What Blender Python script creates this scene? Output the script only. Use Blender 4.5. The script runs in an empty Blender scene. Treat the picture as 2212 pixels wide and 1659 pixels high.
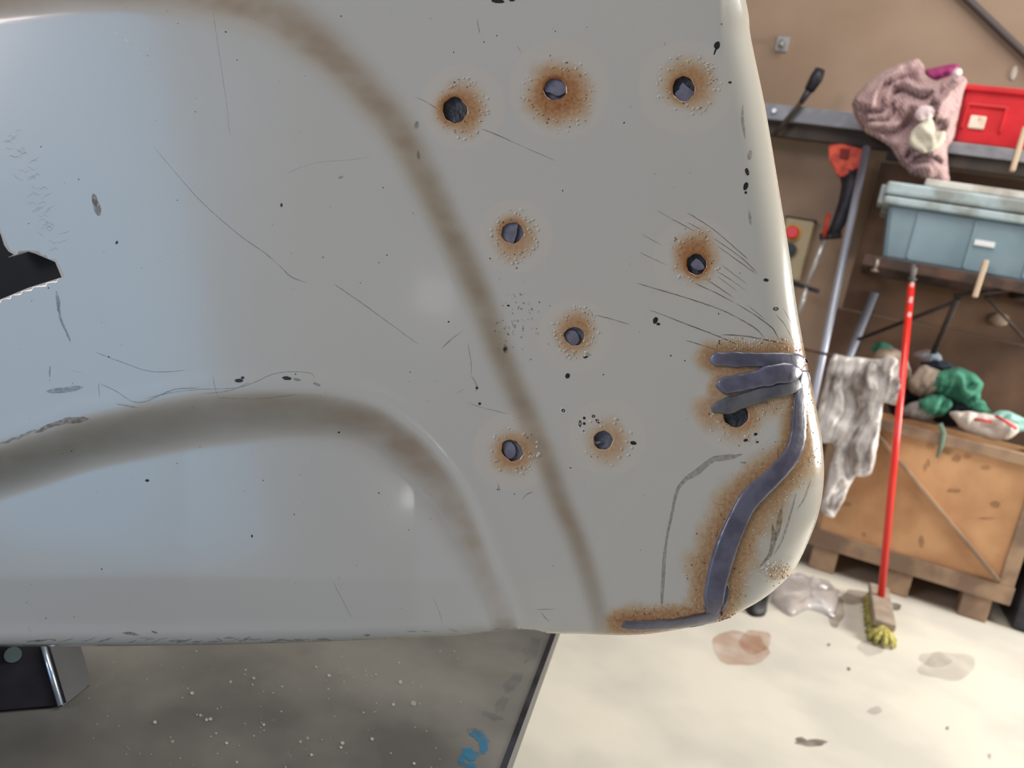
import bpy, bmesh, math, random
import numpy as np
from mathutils import Vector, Matrix, noise
from mathutils.geometry import delaunay_2d_cdt
random.seed(7)
SC = bpy.context.scene
COL = SC.collection

# ---------------------------------------------------------------- camera, world, lights, exposure
FW, FH = 2212, 1659
FPX = 1700.0
PITCH, ROLL, YAW = math.radians(9.5), math.radians(11.5), math.radians(22.0)
CAM = Vector((0, 0, 1.24)); RZ = Matrix.Rotation(YAW, 3, 'Z')
F = RZ @ Vector((0, math.cos(PITCH), -math.sin(PITCH)))
R0 = RZ @ Vector((1, 0, 0))
U0 = RZ @ Vector((0, math.sin(PITCH), math.cos(PITCH)))
EX = R0*math.cos(ROLL) + U0*math.sin(ROLL)          # picture right
EY = -R0*math.sin(ROLL) + U0*math.cos(ROLL)         # picture up
cd = bpy.data.cameras.new('camera'); cam = bpy.data.objects.new('camera', cd); COL.objects.link(cam)
cam.matrix_world = Matrix(((EX.x, EY.x, -F.x, CAM.x), (EX.y, EY.y, -F.y, CAM.y), (EX.z, EY.z, -F.z, CAM.z), (0, 0, 0, 1)))
cd.sensor_width = 36.0; cd.lens = FPX/FW*36.0; cd.clip_start = 0.02
cd.dof.use_dof = True; cd.dof.focus_distance = 0.62; cd.dof.aperture_fstop = 8.5
SC.camera = cam
SC.view_settings.view_transform = 'Standard'; SC.view_settings.look = 'None'
SC.view_settings.gamma = 1.0; SC.view_settings.use_curve_mapping = False
SC.view_settings.exposure = 0.0
SC.cycles.use_denoising = True
w = bpy.data.worlds.new('world'); SC.world = w; w.use_nodes = True
w.node_tree.nodes['Background'].inputs[0].default_value = (0.30, 0.58, 1.0, 1)
w.node_tree.nodes['Background'].inputs[1].default_value = 0.7

def area(name, loc, target, sx, sy, power, col, spread=180):
    l = bpy.data.lights.new(name, 'AREA'); l.shape = 'RECTANGLE'; l.size = sx; l.size_y = sy
    l.energy = power; l.color = col; l.spread = math.radians(spread)
    o = bpy.data.objects.new(name, l); COL.objects.link(o); o.location = loc
    d = Vector(target)-Vector(loc)
    o.rotation_euler = d.to_track_quat('-Z', 'Y').to_euler()
    return o
# roof skylight, high daylight window on the right, and the blue daylight of the open door behind on the left
area('skylight', (0.7, 2.1, 4.3), (0.7, 2.1, 0), 3.0, 2.2, 135, (1.0, 0.96, 0.90))
area('side_window_light', (3.7, 3.85, 2.2), (0.2, 1.0, 1.1), 1.6, 1.6, 320, (1.0, 0.98, 0.93))
area('left_fill_light', (-3.3, -3.7, 3.3), (0.0, 0.5, 1.1), 1.6, 1.6, 136, (1.0, 0.86, 0.84))  # added warm fill against the door's blue, no window stands there
dl = area('door_daylight', (-1.62, -4.4, 1.9), (-1.62, 1.0, 1.9), 1.75, 4.6, 60, (0.16, 0.58, 1.0))
dl.rotation_euler.rotate_axis('Z', math.radians(24))
def mirror_spot(px, py, ny, nx, dist):      # where the panel's gloss looks to at this place
    d = Vector(((px-FW/2)/FPX, (py-FH/2)/FPX, 1)); n = Vector((nx, ny, -1)).normalized(); r = (d-2*d.dot(n)*n).normalized()
    p = CAM+(F+EX*d.x-EY*d.y)*0.62
    return p+(EX*r.x-EY*r.y+F*r.z)*dist
for (px, py, ny, sz, pw) in ((847, 1088, .026, (.13, .12), 1.1), (965, 720, .0, (.30, .24), .9)):
    p = mirror_spot(px, py, ny, 0, 4.6); q = CAM+F*.62
    area('small_pane_light', p, q, sz[0], sz[1], pw, (1, .97, .98))

# ---------------------------------------------------------------- helpers
def ray(px, py):
    dx, dy = px-FW/2, py-FH/2
    return F + EX*(dx/FPX) - EY*(dy/FPX)
def PY(px, py, y):      # the point of the room at depth y that sits at this place of the photograph
    d = ray(px, py); return CAM + d*(y/d.y)
def PZ(px, py, z):
    d = ray(px, py); return CAM + d*((z-CAM.z)/d.z)
def lin(c):
    return tuple(((v/255)/12.92 if v/255 <= 0.04045 else ((v/255+0.055)/1.055)**2.4) for v in c)
def mat(name, col, rough=0.6, metal=0.0, var=None, vscale=8.0, bump=0.0, bscale=40.0, coat=0.0, stretch=None, vlo=0.4, vhi=0.6, detail=4):
    m = bpy.data.materials.new(name); m.use_nodes = True
    nt = m.node_tree; b = nt.nodes['Principled BSDF']; N = nt.nodes.new; L = nt.links.new
    b.inputs['Base Color'].default_value = (*lin(col), 1); b.inputs['Roughness'].default_value = rough
    b.inputs['Metallic'].default_value = metal; b.inputs['Coat Weight'].default_value = coat
    tc = N('ShaderNodeTexCoord'); mp = N('ShaderNodeMapping'); L(tc.outputs['Object'], mp.inputs[0])
    if stretch: mp.inputs['Scale'].default_value = stretch
    if var:
        n = N('ShaderNodeTexNoise'); n.inputs['Scale'].default_value = vscale; n.inputs['Detail'].default_value = detail
        L(mp.outputs[0], n.inputs['Vector'])
        r = N('ShaderNodeMapRange'); r.inputs[1].default_value = vlo; r.inputs[2].default_value = vhi
        L(n.outputs[0], r.inputs[0])
        x = N('ShaderNodeMix'); x.data_type = 'RGBA'; x.inputs[6].default_value = (*lin(col), 1); x.inputs[7].default_value = (*lin(var), 1)
        L(r.outputs[0], x.inputs[0]); L(x.outputs[2], b.inputs['Base Color'])
    if bump:
        n = N('ShaderNodeTexNoise'); n.inputs['Scale'].default_value = bscale; n.inputs['Detail'].default_value = 3
        L(mp.outputs[0], n.inputs['Vector'])
        bb = N('ShaderNodeBump'); bb.inputs['Strength'].default_value = bump; bb.inputs['Distance'].default_value = 0.01
        L(n.outputs[0], bb.inputs['Height']); L(bb.outputs[0], b.inputs['Normal'])
    return m
def tag(o, label=None, cat=None, group=None, kind=None):
    if label: o['label'] = label
    if cat: o['category'] = cat
    if group: o['group'] = group
    if kind: o['kind'] = kind
    return o
def empty(name, loc, label, cat, group=None, rot=None):
    o = bpy.data.objects.new(name, None); COL.objects.link(o); o.location = loc
    if rot: o.rotation_euler = rot
    return tag(o, label, cat, group)
def link(name, me, mats, parent=None, smooth=False):
    if not isinstance(mats, (list, tuple)): mats = [mats]
    for m in mats: me.materials.append(m)
    o = bpy.data.objects.new(name, me); COL.objects.link(o)
    if parent:
        o.parent = parent
        bpy.context.view_layer.update()
        o.matrix_parent_inverse = parent.matrix_world.inverted()
    if smooth:
        me.polygons.foreach_set('use_smooth', [True]*len(me.polygons))
    return o
def pydata(name, vs, fs, mats, parent=None, smooth=False):
    me = bpy.data.meshes.new(name); me.from_pydata([tuple(v) for v in vs], [], fs); me.update()
    return link(name, me, mats, parent, smooth)
class MB:
    """collects shapes into one mesh"""
    def __init__(s): s.bm = bmesh.new()
    def box(s, c, d, rot=None, bev=0.0, seg=2, mi=0):
        g = bmesh.ops.create_cube(s.bm, size=1.0); vs = g['verts']
        M = Matrix.Translation(Vector(c)) @ (rot.to_4x4() if rot else Matrix.Identity(4)) @ Matrix.Diagonal((*d, 1))
        bmesh.ops.transform(s.bm, matrix=M, verts=vs)
        fs = {f for v in vs for f in v.link_faces}
        if bev:
            es = list({e for v in vs for e in v.link_edges})
            r = bmesh.ops.bevel(s.bm, geom=es, offset=bev, segments=seg, affect='EDGES', profile=0.5)
            fs = set(r['faces']) | {f for f in fs if f.is_valid}
        for f in fs: f.material_index = mi
        return s
    def tube(s, pts, r, n=14, caps=True, mi=0):
        pts = [Vector(p) for p in pts]; rs = r if isinstance(r, (list, tuple)) else [r]*len(pts)
        up = None; rings = []
        for i, p in enumerate(pts):
            t = (pts[min(i+1, len(pts)-1)]-pts[max(i-1, 0)])
            if t.length < 1e-9: t = Vector((0, 0, 1))
            t.normalize()
            if up is None: up = t.orthogonal().normalized()
            up = (up - t*up.dot(t))
            up = up.normalized() if up.length > 1e-6 else t.orthogonal().normalized()
            b = t.cross(up)
            rings.append([s.bm.verts.new(p+(up*math.cos(a)+b*math.sin(a))*rs[i]) for a in [2*math.pi*k/n for k in range(n)]])
        for a, b in zip(rings, rings[1:]):
            for k in range(n):
                f = s.bm.faces.new((a[k], a[(k+1) % n], b[(k+1) % n], b[k])); f.smooth = True; f.material_index = mi
        if caps:
            for rr in (rings[0][::-1], rings[-1]):
                f = s.bm.faces.new(rr); f.material_index = mi
        return s
    def prism(s, poly, ext, mi=0):
        """planar polygon (3-D points) pushed along ext"""
        a = [s.bm.verts.new(Vector(p)) for p in poly]; b = [s.bm.verts.new(Vector(p)+Vector(ext)) for p in poly]
        n = len(a)
        fs = [s.bm.faces.new(a[::-1]), s.bm.faces.new(b)]
        for k in range(n): fs.append(s.bm.faces.new((a[k], a[(k+1) % n], b[(k+1) % n], b[k])))
        for f in fs: f.material_index = mi
        return s
    def dome(s, c, r, sz=(1, 1, 1), mi=0, sub=2):
        g = bmesh.ops.create_icosphere(s.bm, subdivisions=sub, radius=r)
        bmesh.ops.transform(s.bm, matrix=Matrix.Translation(Vector(c)) @ Matrix.Diagonal((*sz, 1)), verts=g['verts'])
        for f in {f for v in g['verts'] for f in v.link_faces}: f.smooth = True; f.material_index = mi
        return s
    def build(s, name, mats, parent=None):
        bmesh.ops.recalc_face_normals(s.bm, faces=s.bm.faces[:])
        me = bpy.data.meshes.new(name); s.bm.to_mesh(me); s.bm.free()
        return link(name, me, mats, parent)
def catmull(pts, step):
    P = np.array(pts, float); out = []
    for i in range(len(P)-1):
        p0, p1, p2, p3 = P[max(i-1, 0)], P[i], P[i+1], P[min(i+2, len(P)-1)]
        n = max(1, int(np.linalg.norm((p2-p1)[:2])/step))
        for k in range(n):
            t = k/n
            out.append(0.5*((2*p1)+(-p0+p2)*t+(2*p0-5*p1+4*p2-p3)*t*t+(-p0+3*p1-3*p2+p3)*t**3))
    out.append(P[-1]); return np.array(out)

# ---------------------------------------------------------------- the setting
CEIL = 4.4; WALLY = 4.8
m_floor = mat('floor_concrete', (202, 197, 184), 0.75, var=(186, 182, 172), vscale=2.2, bump=0.03, bscale=30)
m_wall = mat('plywood_wall', (162, 138, 117), 0.8, var=(146, 122, 101), vscale=1.2, bump=0.05, bscale=12)
m_plain = mat('painted_block', (120, 104, 90), 0.85, var=(104, 90, 78), vscale=1.5)
m_roof = mat('roof_sheet', (96, 90, 84), 0.8)
def struct(name, c, d, m):
    o = MB().box(c, d).build(name, m); return tag(o, kind='structure')
# floor with stains of its own
nt = m_floor.node_tree
struct('floor', (0, 0.1, -0.05), (10.4, 9.7, 0.1), m_floor)
struct('wall_back', (0, WALLY+0.06, CEIL/2), (10.4, 0.12, CEIL), m_wall)
struct('wall_right', (5.1, 0.08, CEIL/2), (0.12, 9.3, CEIL), m_plain)
struct('wall_left', (-5.1, 0.08, CEIL/2), (0.12, 9.3, CEIL), m_plain)
# wall behind the photographer with a wide door opening on its left
struct('wall_front', (2.25, -4.66, CEIL/2), (5.6, 0.12, CEIL), m_plain)
struct('trim_1', (-1.55, -4.66, 4.15), (2.0, 0.12, 0.5), m_plain)
struct('trim_2', (-3.82, -4.66, CEIL/2), (2.5, 0.12, CEIL), m_plain)
struct('ceiling', (0, 0.1, CEIL+0.05), (10.4, 9.7, 0.1), m_roof)


# darker sheets on the wall: dirt plus painted-in shade of the shelves
m_low = mat('shaded_dirty_plywood', (122, 94, 72), 0.85, var=(84, 62, 48), vscale=2.6, bump=0.1, bscale=14, vlo=.36, vhi=.64)
struct('trim_3', (2.05, WALLY-.004, .64), (4.3, 0.008, 1.28), m_low)
xb = PY(1885, 420, WALLY).x; struct('trim_4', (xb+1.5, WALLY-.004, 1.69), (3.0, 0.008, .80), m_low)

# ---------------------------------------------------------------- the damaged panel
DIST = 0.62
S = DIST/FPX
def interp_poly(a, step=6.0):
    a = np.array(a, float); out = []
    for p, q in zip(a, a[1:]):
        n = max(1, int(np.hypot(*(q-p))/step))
        for k in range(n): out.append(p+(q-p)*k/n)
    out.append(a[-1]); return np.array(out)
OUT_R = [(1548, -260), (1611, 0), (1622, 81), (1653, 232), (1682, 404), (1704, 540), (1719, 649), (1733, 732), (1744, 787), (1756, 843), (1766, 897), (1776, 955), (1780, 1016), (1776, 1071), (1764, 1124), (1741, 1182), (1715, 1231), (1686, 1263), (1646, 1295), (1600, 1321), (1560, 1341), (1508, 1352), (1413, 1368), (1342, 1372), (1250, 1369), (1188, 1368), (1150, 1361), (1107, 1360), (1039, 1366), (958, 1374), (700, 1386), (400, 1394), (0, 1397), (-300, 1399)]
OUT_R = catmull(OUT_R, 6.0)[:, :2]
OUTLINE = np.vstack([OUT_R, interp_poly([(-300, 1399), (-300, -260), (1548, -260)], 12)[1:-1]])
def seg_dist(P, poly, signed=False):
    best = np.full(len(P), 1e9); sg = np.ones(len(P)); tt = np.zeros(len(P)); acc = 0.0
    for a, b in zip(poly[:-1], poly[1:]):
        d = b-a; L2 = max(d@d, 1e-9); t = np.clip(((P-a)@d)/L2, 0, 1)
        q = P-(a+t[:, None]*d); r = np.hypot(q[:, 0], q[:, 1]); m = r < best
        best[m] = r[m]; sg[m] = np.sign(d[0]*(P[m, 1]-a[1])-d[1]*(P[m, 0]-a[0])); tt[m] = (acc+t*math.sqrt(L2))[m]
        acc += math.sqrt(L2)
    return (best*sg if signed else best), tt
GA = catmull([(-300, 60), (-100, 5), (60, -22), (250, -38), (400, -22), (506, 0), (600, 34), (669, 84), (735, 140), (792, 200), (850, 268), (905, 364), (967, 490), (1035, 640), (1090, 788), (1139, 899), (1179, 994), (1212, 1089), (1252, 1184), (1292, 1320), (1300, 1420)], 20)[:, :2]
GB = catmull([(-300, 1035), (-150, 1000), (0, 955), (90, 925), (181, 897), (362, 858), (460, 843), (542, 838), (640, 838), (723, 846), (814, 870), (870, 905), (932, 958), (1008, 1060), (1062, 1180), (1118, 1332), (1140, 1430)], 20)[:, :2]
RIM = OUT_R[::2]
def sm(x): x = np.clip(x, 0, 1); return x*x*(3-2*x)
def height(P):
    P = np.asarray(P, float); x, y = P[:, 0], P[:, 1]
    h = -0.016*((x-850)/1000.0)**2*np.where(x > 850, 1, 0.5) - 0.004*((y-700)/900.0)**2
    # long groove
    d, t = seg_dist(P, GA, True)
    wid = np.interp(y, [0, 150, 400, 900, 1350], [62, 50, 38, 30, 24])
    dep = np.interp(y, [0, 400, 900, 1250, 1345], [0.0145, 0.0125, 0.0075, 0.0050, 0.0010])
    g = np.clip((d+wid)/(2*wid), 0, 1)
    h = h + dep*(0.35*g+0.65*sm(g))
    # lower recessed lobe
    d, t = seg_dist(P, GB, True)
    inside = d                                        # positive below / left of the curve
    wd = np.interp(x, [0, 500, 850, 1000, 1120], [120, 125, 100, 62, 50])
    dep = np.interp(x, [0, 400, 900, 1060, 1125], [0.020, 0.022, 0.019, 0.013, 0.003])
    h = h - dep*sm(inside/wd) + 0.0005*np.exp(-((inside+16)/16)**2)
    # rolled border
    e, t = seg_dist(P, RIM)
    RR = np.interp(y, [0, 700, 850, 1050, 1200, 1300], [80, 74, 76, 124, 120, 45])
    RR = np.where(x < 1560, np.interp(x, [0, 1200, 1340, 1560], [30, 30, 34, 60]), RR)
    q = np.clip(1-e/RR, 0, 1)
    h = h - np.interp(RR, [30, 78, 124], [0.009, 0.025, 0.030])*(1-np.sqrt(np.clip(1-q**2.0, 0, 1)))
    return h
PANEL_C = CAM + F*DIST
def W(px, py, z):       # point of the panel: place on the sheet, height towards the viewer
    k = S*(1-z/DIST)
    return PANEL_C + EX*((px-FW/2)*k) - EY*((py-FH/2)*k) - F*z
def Wn(P, z):
    k = S*(1-z/DIST)
    X = (P[:, 0]-FW/2)*k; Y = (P[:, 1]-FH/2)*k
    return np.array(PANEL_C)+np.outer(X, np.array(EX))-np.outer(Y, np.array(EY))-np.outer(z, np.array(F))

HOLES = [  # cx, cy, radius, scorch centre, scorch rx, ry, halo centre, halo r, squash
    (982, 238, 27, 1000, 236, 58, 68, 1000, 230, 92, [1.0, 1.02, 1.05, 0.95, 0.95, 1.0, 1.12, 0.95]),
    (1199, 193, 24, 1206, 203, 84, 86, 1208, 192, 108, [1, 1, .95, 1, 1, 1, 1, 1]),
    (1477, 192, 25, 1487, 182, 72, 68, 1482, 190, 104, [.95, 1, 1.1, 1.0, .95, 1, 1.15, 1]),
    (1107, 503, 24, 1112, 512, 54, 62, 1113, 510, 80, [1, .95, .95, 1, 1, .95, .95, 1]),
    (1504, 571, 22, 1502, 555, 58, 66, 1502, 560, 92, [1, 1, 1.05, .95, .95, 1, 1.05, 1]),
    (1241, 726, 21, 1243, 718, 52, 60, 1243, 724, 80, [1, 1, 1.0, .95, 1.1, 1, .9, 1]),
    (1106, 973, 23, 1110, 976, 55, 58, 1106, 975, 86, [1, 1.1, 1, .85, .95, 1.1, 1, .85]),
    (1303, 951, 20.5, 1312, 952, 56, 58, 1312, 945, 84, [1]*8),
    (1590, 896, 27, 1592, 890, 68, 74, 1590, 885, 96, [1]*8)]
def hole_loop(h, scale=1.0, n=40):
    out = []
    for k in range(n):
        a = 2*math.pi*k/n; f = np.interp(a/(2*math.pi)*8, range(9), list(h[10])+[h[10][0]])
        r = h[2]*f*scale*(1+0.025*math.sin(5*a+h[0])+0.02*math.sin(9*a+h[1]))
        out.append((h[0]+r*math.cos(a), h[1]+r*math.sin(a)))
    return out
CUT = [(-150, 400), (-60, 430), (-14, 470), (2, 508), (9, 530), (18, 543), (30, 550), (17, 556), (60, 543), (76, 548), (119, 566), (133, 599), (60, 622), (0, 647), (-150, 700)]
def interior(pt, poly):
    P = np.atleast_2d(pt); poly = np.asarray(poly); c = np.zeros(len(P), bool); j = len(poly)-1
    for i in range(len(poly)):
        yi, yj = poly[i][1], poly[j][1]; xi, xj = poly[i][0], poly[j][0]
        m = ((yi > P[:, 1]) != (yj > P[:, 1])) & (P[:, 0] < (xj-xi)*(P[:, 1]-yi)/(yj-yi+1e-12)+xi); c ^= m; j = i
    return c
# weld bead paths: x, y, half width
BEADS = [
    [(1535, 772, 7), (1545, 775, 14), (1580, 776, 17), (1640, 777, 16), (1700, 779, 17), (1724, 783, 18), (1738, 792, 14)],
    [(1552, 842, 8), (1562, 835, 17), (1590, 829, 20), (1635, 819, 20), (1680, 807, 23), (1712, 806, 22), (1728, 815, 12)],
    [(1537, 886, 7), (1552, 880, 13), (1575, 876, 18), (1612, 864, 16), (1655, 850, 15), (1700, 840, 14), (1730, 829, 12)],
    [(1740, 800, 8), (1738, 822, 13), (1731, 850, 14), (1727, 890, 15), (1725, 935, 17), (1719, 965, 18), (1704, 993, 19), (1668, 1033, 21), (1634, 1064, 23), (1612, 1090, 23), (1596, 1120, 23), (1577, 1162, 24), (1562, 1205, 25), (1551, 1245, 24), (1544, 1282, 23), (1541, 1312, 19), (1533, 1333, 9)],
    [(1556, 1322, 8), (1535, 1334, 12), (1500, 1342, 12), (1460, 1348, 10), (1410, 1351, 10), (1368, 1352, 10), (1345, 1350, 7)],
    [(1567, 1258, 4), (1570, 1275, 6), (1566, 1298, 6), (1558, 1318, 4)]]
BEADS = [catmull(b, 5.0) for b in BEADS]
def scorch_at(P):
    s = np.zeros(len(P)); halo = np.zeros(len(P))
    nz = np.array([noise.noise(Vector((p[0]*0.02, p[1]*0.02, 3.0)))+0.5*noise.noise(Vector((p[0]*0.07, p[1]*0.07, 9.0))) for p in P])
    nf = np.array([noise.noise(Vector((p[0]*0.16, p[1]*0.16, 1.0))) for p in P])
    for i, h in enumerate(HOLES):
        d = np.hypot((P[:, 0]-h[3])/h[5], (P[:, 1]-h[4])/h[6]); d = d*(1+0.16*nz)
        strength = [0.75, 0.9, 0.7, 0.62, 0.85, 0.7, 0.72, 0.5, 0.75][i]
        s = np.maximum(s, strength*(sm((1.08-d)/0.75)*(0.78+0.25*nf)))
        dh = np.hypot(P[:, 0]-h[0], P[:, 1]-h[1])/h[2]
        if i < 5: s = np.maximum(s, 0.95*strength*np.exp(-((dh-1)/0.55)**2)*np.interp(P[:, 1]-h[1], [-40, 40], [1.1, 0.8]))
        dr = np.hypot(P[:, 0]-h[7], P[:, 1]-h[8])/h[9]
        halo = np.maximum(halo, 0.7*sm((1.0-dr)/0.05)+0.4*np.exp(-((dr-0.99)/0.02)**2))
    reach = [34, 30, 42, 50, 40, 20]; st = [0.8, 0.65, 0.6, 0.78, 0.95, 0.7]
    for b, rch, k in zip(BEADS, reach, st):
        d, t = seg_dist(P, b[:, :2]); wv = np.interp(t, np.linspace(0, t.max()+1e-6, len(b)), b[:, 2])
        rr = rch*(1+0.35*nz)
        if rch == 50:
            rr = rr*np.interp(P[:, 1], [850, 960, 1060, 1200, 1300], [0.5, 0.75, 1.15, 1.2, 1.1])
        s = np.maximum(s, k*sm(1.15-(d-wv)/rr)*(0.8+0.3*nf)*0.85)
    # scorched, blistered spot at the lower corner
    d = np.hypot((P[:, 0]-1682)/34, (P[:, 1]-1236)/22)*(1+0.3*nz); s = np.maximum(s, 0.45*sm((1.2-d)/0.8)*(0.7+0.8*nf))
    return np.clip(s, 0, 1), np.clip(halo, 0, 1)

pts = [tuple(p) for p in OUTLINE]
faces_c = [list(range(len(pts)))]
loops = [list(range(len(pts)))]
def add_loop(lp):
    i0 = len(pts); pts.extend([tuple(p) for p in lp]); loops.append(list(range(i0, len(pts))))
loops_h = []
for h in HOLES: add_loop(hole_loop(h))
add_loop(interp_poly(CUT+[CUT[0]], 9)[:-1])
hole_polys = [[pts[i] for i in l] for l in loops[1:]]
edges_c = [(l[i], l[(i+1) % len(l)]) for l in loops for i in range(len(l))]
cand = []
xs = np.arange(-292, 1800, 9.0)
for j, y in enumerate(np.arange(-252, 1400, 9.0)):
    for x in xs: cand.append((x+(4.5 if j % 2 else 0)+random.uniform(-.6, .6), y+random.uniform(-.6, .6)))
cand = np.array(cand)
ch = np.array([(h[7], h[8]) for h in HOLES]); rh = np.array([h[9]*1.06 for h in HOLES])
def near(P): return (np.hypot(P[:, None, 0]-ch[None, :, 0], P[:, None, 1]-ch[None, :, 1]) < rh[None]).any(1)
def fine_zone(P):
    e, _ = seg_dist(P, RIM); bd = np.min([seg_dist(P, b[::4, :2])[0] for b in BEADS[:5]], axis=0)
    return near(P) | (bd < 75) | (e < np.where(P[:, 1] > 850, 34, 40))
cand = cand[~fine_zone(cand)]
fx = []
for x in np.arange(-290, 1800, 3.4):
    for y in np.arange(-250, 1400, 3.4): fx.append((x+random.uniform(-.4, .4), y+random.uniform(-.4, .4)))
fx = np.array(fx)
keep = near(fx)
e_pre = (fx[:, 0] > 1250) & (fx[:, 1] > 640)
idx = np.where(keep | e_pre | (fx[:, 1] > 1320) | (fx[:, 0] > 1480+0.0*fx[:, 1]))[0]
fx = fx[idx]; fx = fx[fine_zone(fx)]
cand = np.vstack([cand, fx])
cand = cand[interior(cand, OUTLINE)]
e, _ = seg_dist(cand, RIM); cand = cand[e > 1.6]
for hp in hole_polys:
    c = np.array(hp); mn, mx = c.min(0)-3, c.max(0)+3
    m = (cand[:, 0] > mn[0]) & (cand[:, 0] < mx[0]) & (cand[:, 1] > mn[1]) & (cand[:, 1] < mx[1])
    bad = np.zeros(len(cand), bool); sub = cand[m]
    d, _ = seg_dist(sub, np.vstack([c, c[:1]])); bad[m] = interior(sub, c) | (d < 1.2); cand = cand[~bad]
allp = pts+[tuple(p) for p in cand]
rv, re_, rf, ov, oe, of = delaunay_2d_cdt([Vector(p) for p in allp], edges_c, [], 0, 1e-6)
RV = np.array([(v.x, v.y) for v in rv]); tri = np.array([f for f in rf if len(f) == 3])
cen = RV[tri].mean(1); ok = interior(cen, OUTLINE)
for hp in hole_polys: ok &= ~interior(cen, hp)
tri = tri[ok]
# winding: panel front faces the viewer; picture y runs down
a = RV[tri]; cr = (a[:, 1, 0]-a[:, 0, 0])*(a[:, 2, 1]-a[:, 0, 1])-(a[:, 1, 1]-a[:, 0, 1])*(a[:, 2, 0]-a[:, 0, 0])
tri[cr > 0] = tri[cr > 0][:, ::-1]
HZ = height(RV); WP = Wn(RV, HZ)
SCO, HAL = scorch_at(RV)
BASE_W = PANEL_C
def local(Q): return Q-np.array(BASE_W)
nv = len(RV)
fn = np.cross(WP[tri[:, 1]]-WP[tri[:, 0]], WP[tri[:, 2]]-WP[tri[:, 0]])
vn = np.zeros_like(WP)
for k in range(3): np.add.at(vn, tri[:, k], fn)
vn /= np.maximum(np.linalg.norm(vn, axis=1), 1e-12)[:, None]
BK = WP-vn*0.0016
V = [WP, BK]; T = [tri, tri[:, ::-1]+nv]
ecount = {}
for t in tri:
    for i in range(3):
        ed = (t[i], t[(i+1) % 3]); ecount[ed] = 1
side = []
for (i, j) in ecount:
    if (j, i) not in ecount: side += [(j, i, i+nv), (j, i+nv, j+nv)]
T.append(np.array(side))
# folded flange behind the rolled border
base = 2*nv; n_r = len(OUT_R)
zr = height(OUT_R); fl0 = Wn(OUT_R, zr-0.0005); fl1 = Wn(OUT_R, zr)+np.outer(np.ones(n_r), np.array(F)*0.018)
fl2 = fl1 - 0.0
V += [fl0, fl1]
T.append(np.array([q for i in range(n_r-1) for q in ((base+i, base+n_r+i, base+i+1), (base+i+1, base+n_r+i, base+n_r+i+1))]))
base += 2*n_r
def pad(a, b): return np.concatenate([SCO, SCO, np.zeros(2*n_r)]), np.concatenate([HAL, HAL, np.zeros(2*n_r)])
sco_l, hal_l = pad(0, 0)
sco_l = list(sco_l); hal_l = list(hal_l)
mi = [0]*sum(len(t) for t in T)
extraV = []; extraT = []; extraM = []
def ex_add(vs, ts, m, sc=0.0, ha=0.0):
    b0 = base+len(extraV); extraV.extend(vs); sco_l.extend([sc]*len(vs)); hal_l.extend([ha]*len(vs))
    extraT.extend([(b0+a_, b0+b_, b0+c_) for a_, b_, c_ in ts]); extraM.extend([m]*len(ts))
# blisters
bl = []
for i, h in enumerate(HOLES):
    for k in range([85, 95, 110, 105, 70, 95, 60, 45, 110][i]):
        a = random.uniform(0, 2*math.pi); q = math.sqrt(random.uniform(0.38, 1.1))
        if i == 2 and random.random() < .3: a = random.uniform(-1.3, 0.1)
        x, y = h[3]+h[5]*q*0.95*math.cos(a), h[4]+h[6]*q*0.95*math.sin(a)
        if i == 8 and y < 880: continue
        if math.hypot(x-h[0], y-h[1]) < h[2]+5: continue
        bl.append((x, y, random.choice([1.2, 1.5, 1.8, 2.2, 2.8, 3.6])))
def along(bi, t0, t1, off0, off1, n, rs):
    b = BEADS[bi]
    for k in range(n):
        t = random.uniform(t0, t1)*(len(b)-2); i = int(t); p = b[i]; d = b[i+1][:2]-p[:2]; d = d/max(np.hypot(*d), 1e-6)
        o = random.uniform(off0, off1); s_ = p[2]+abs(o)
        x, y = p[0]-d[1]*s_*np.sign(o), p[1]+d[0]*s_*np.sign(o)
        bl.append((x, y, random.choice(rs)))
along(0, .1, .95, -30, -4, 150, [1.2, 1.5, 2.0, 2.4])
along(3, .3, 1., 4, 50, 130, [1.0, 1.3, 1.8])
along(3, .3, 1., -45, -3, 150, [1.0, 1.3, 1.8])
along(4, .0, 1., 4, 36, 190, [1.0, 1.3, 1.8])
along(2, .4, 1., 4, 30, 60, [1.2, 1.8, 2.2])
for k in range(45):
    y = random.uniform(820, 1010); x = np.interp(y, [820, 1010], [1752, 1768])+random.uniform(-22, 2); bl.append((x, y, random.choice([1.1, 1.4, 2.0])))
for k in range(70): bl.append((1682+random.gauss(0, 17), 1236+random.gauss(0, 12), random.choice([1.5, 2, 2.6])))
for k in range(60): bl.append((1570+random.gauss(0, 14), 1338+random.gauss(0, 6), random.choice([1.5, 2, 2.4])))
bl = np.array(bl); bl = bl[interior(bl[:, :2], OUTLINE)]
bh = height(bl[:, :2]); bs, _ = scorch_at(bl[:, :2])
NR = 9
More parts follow.
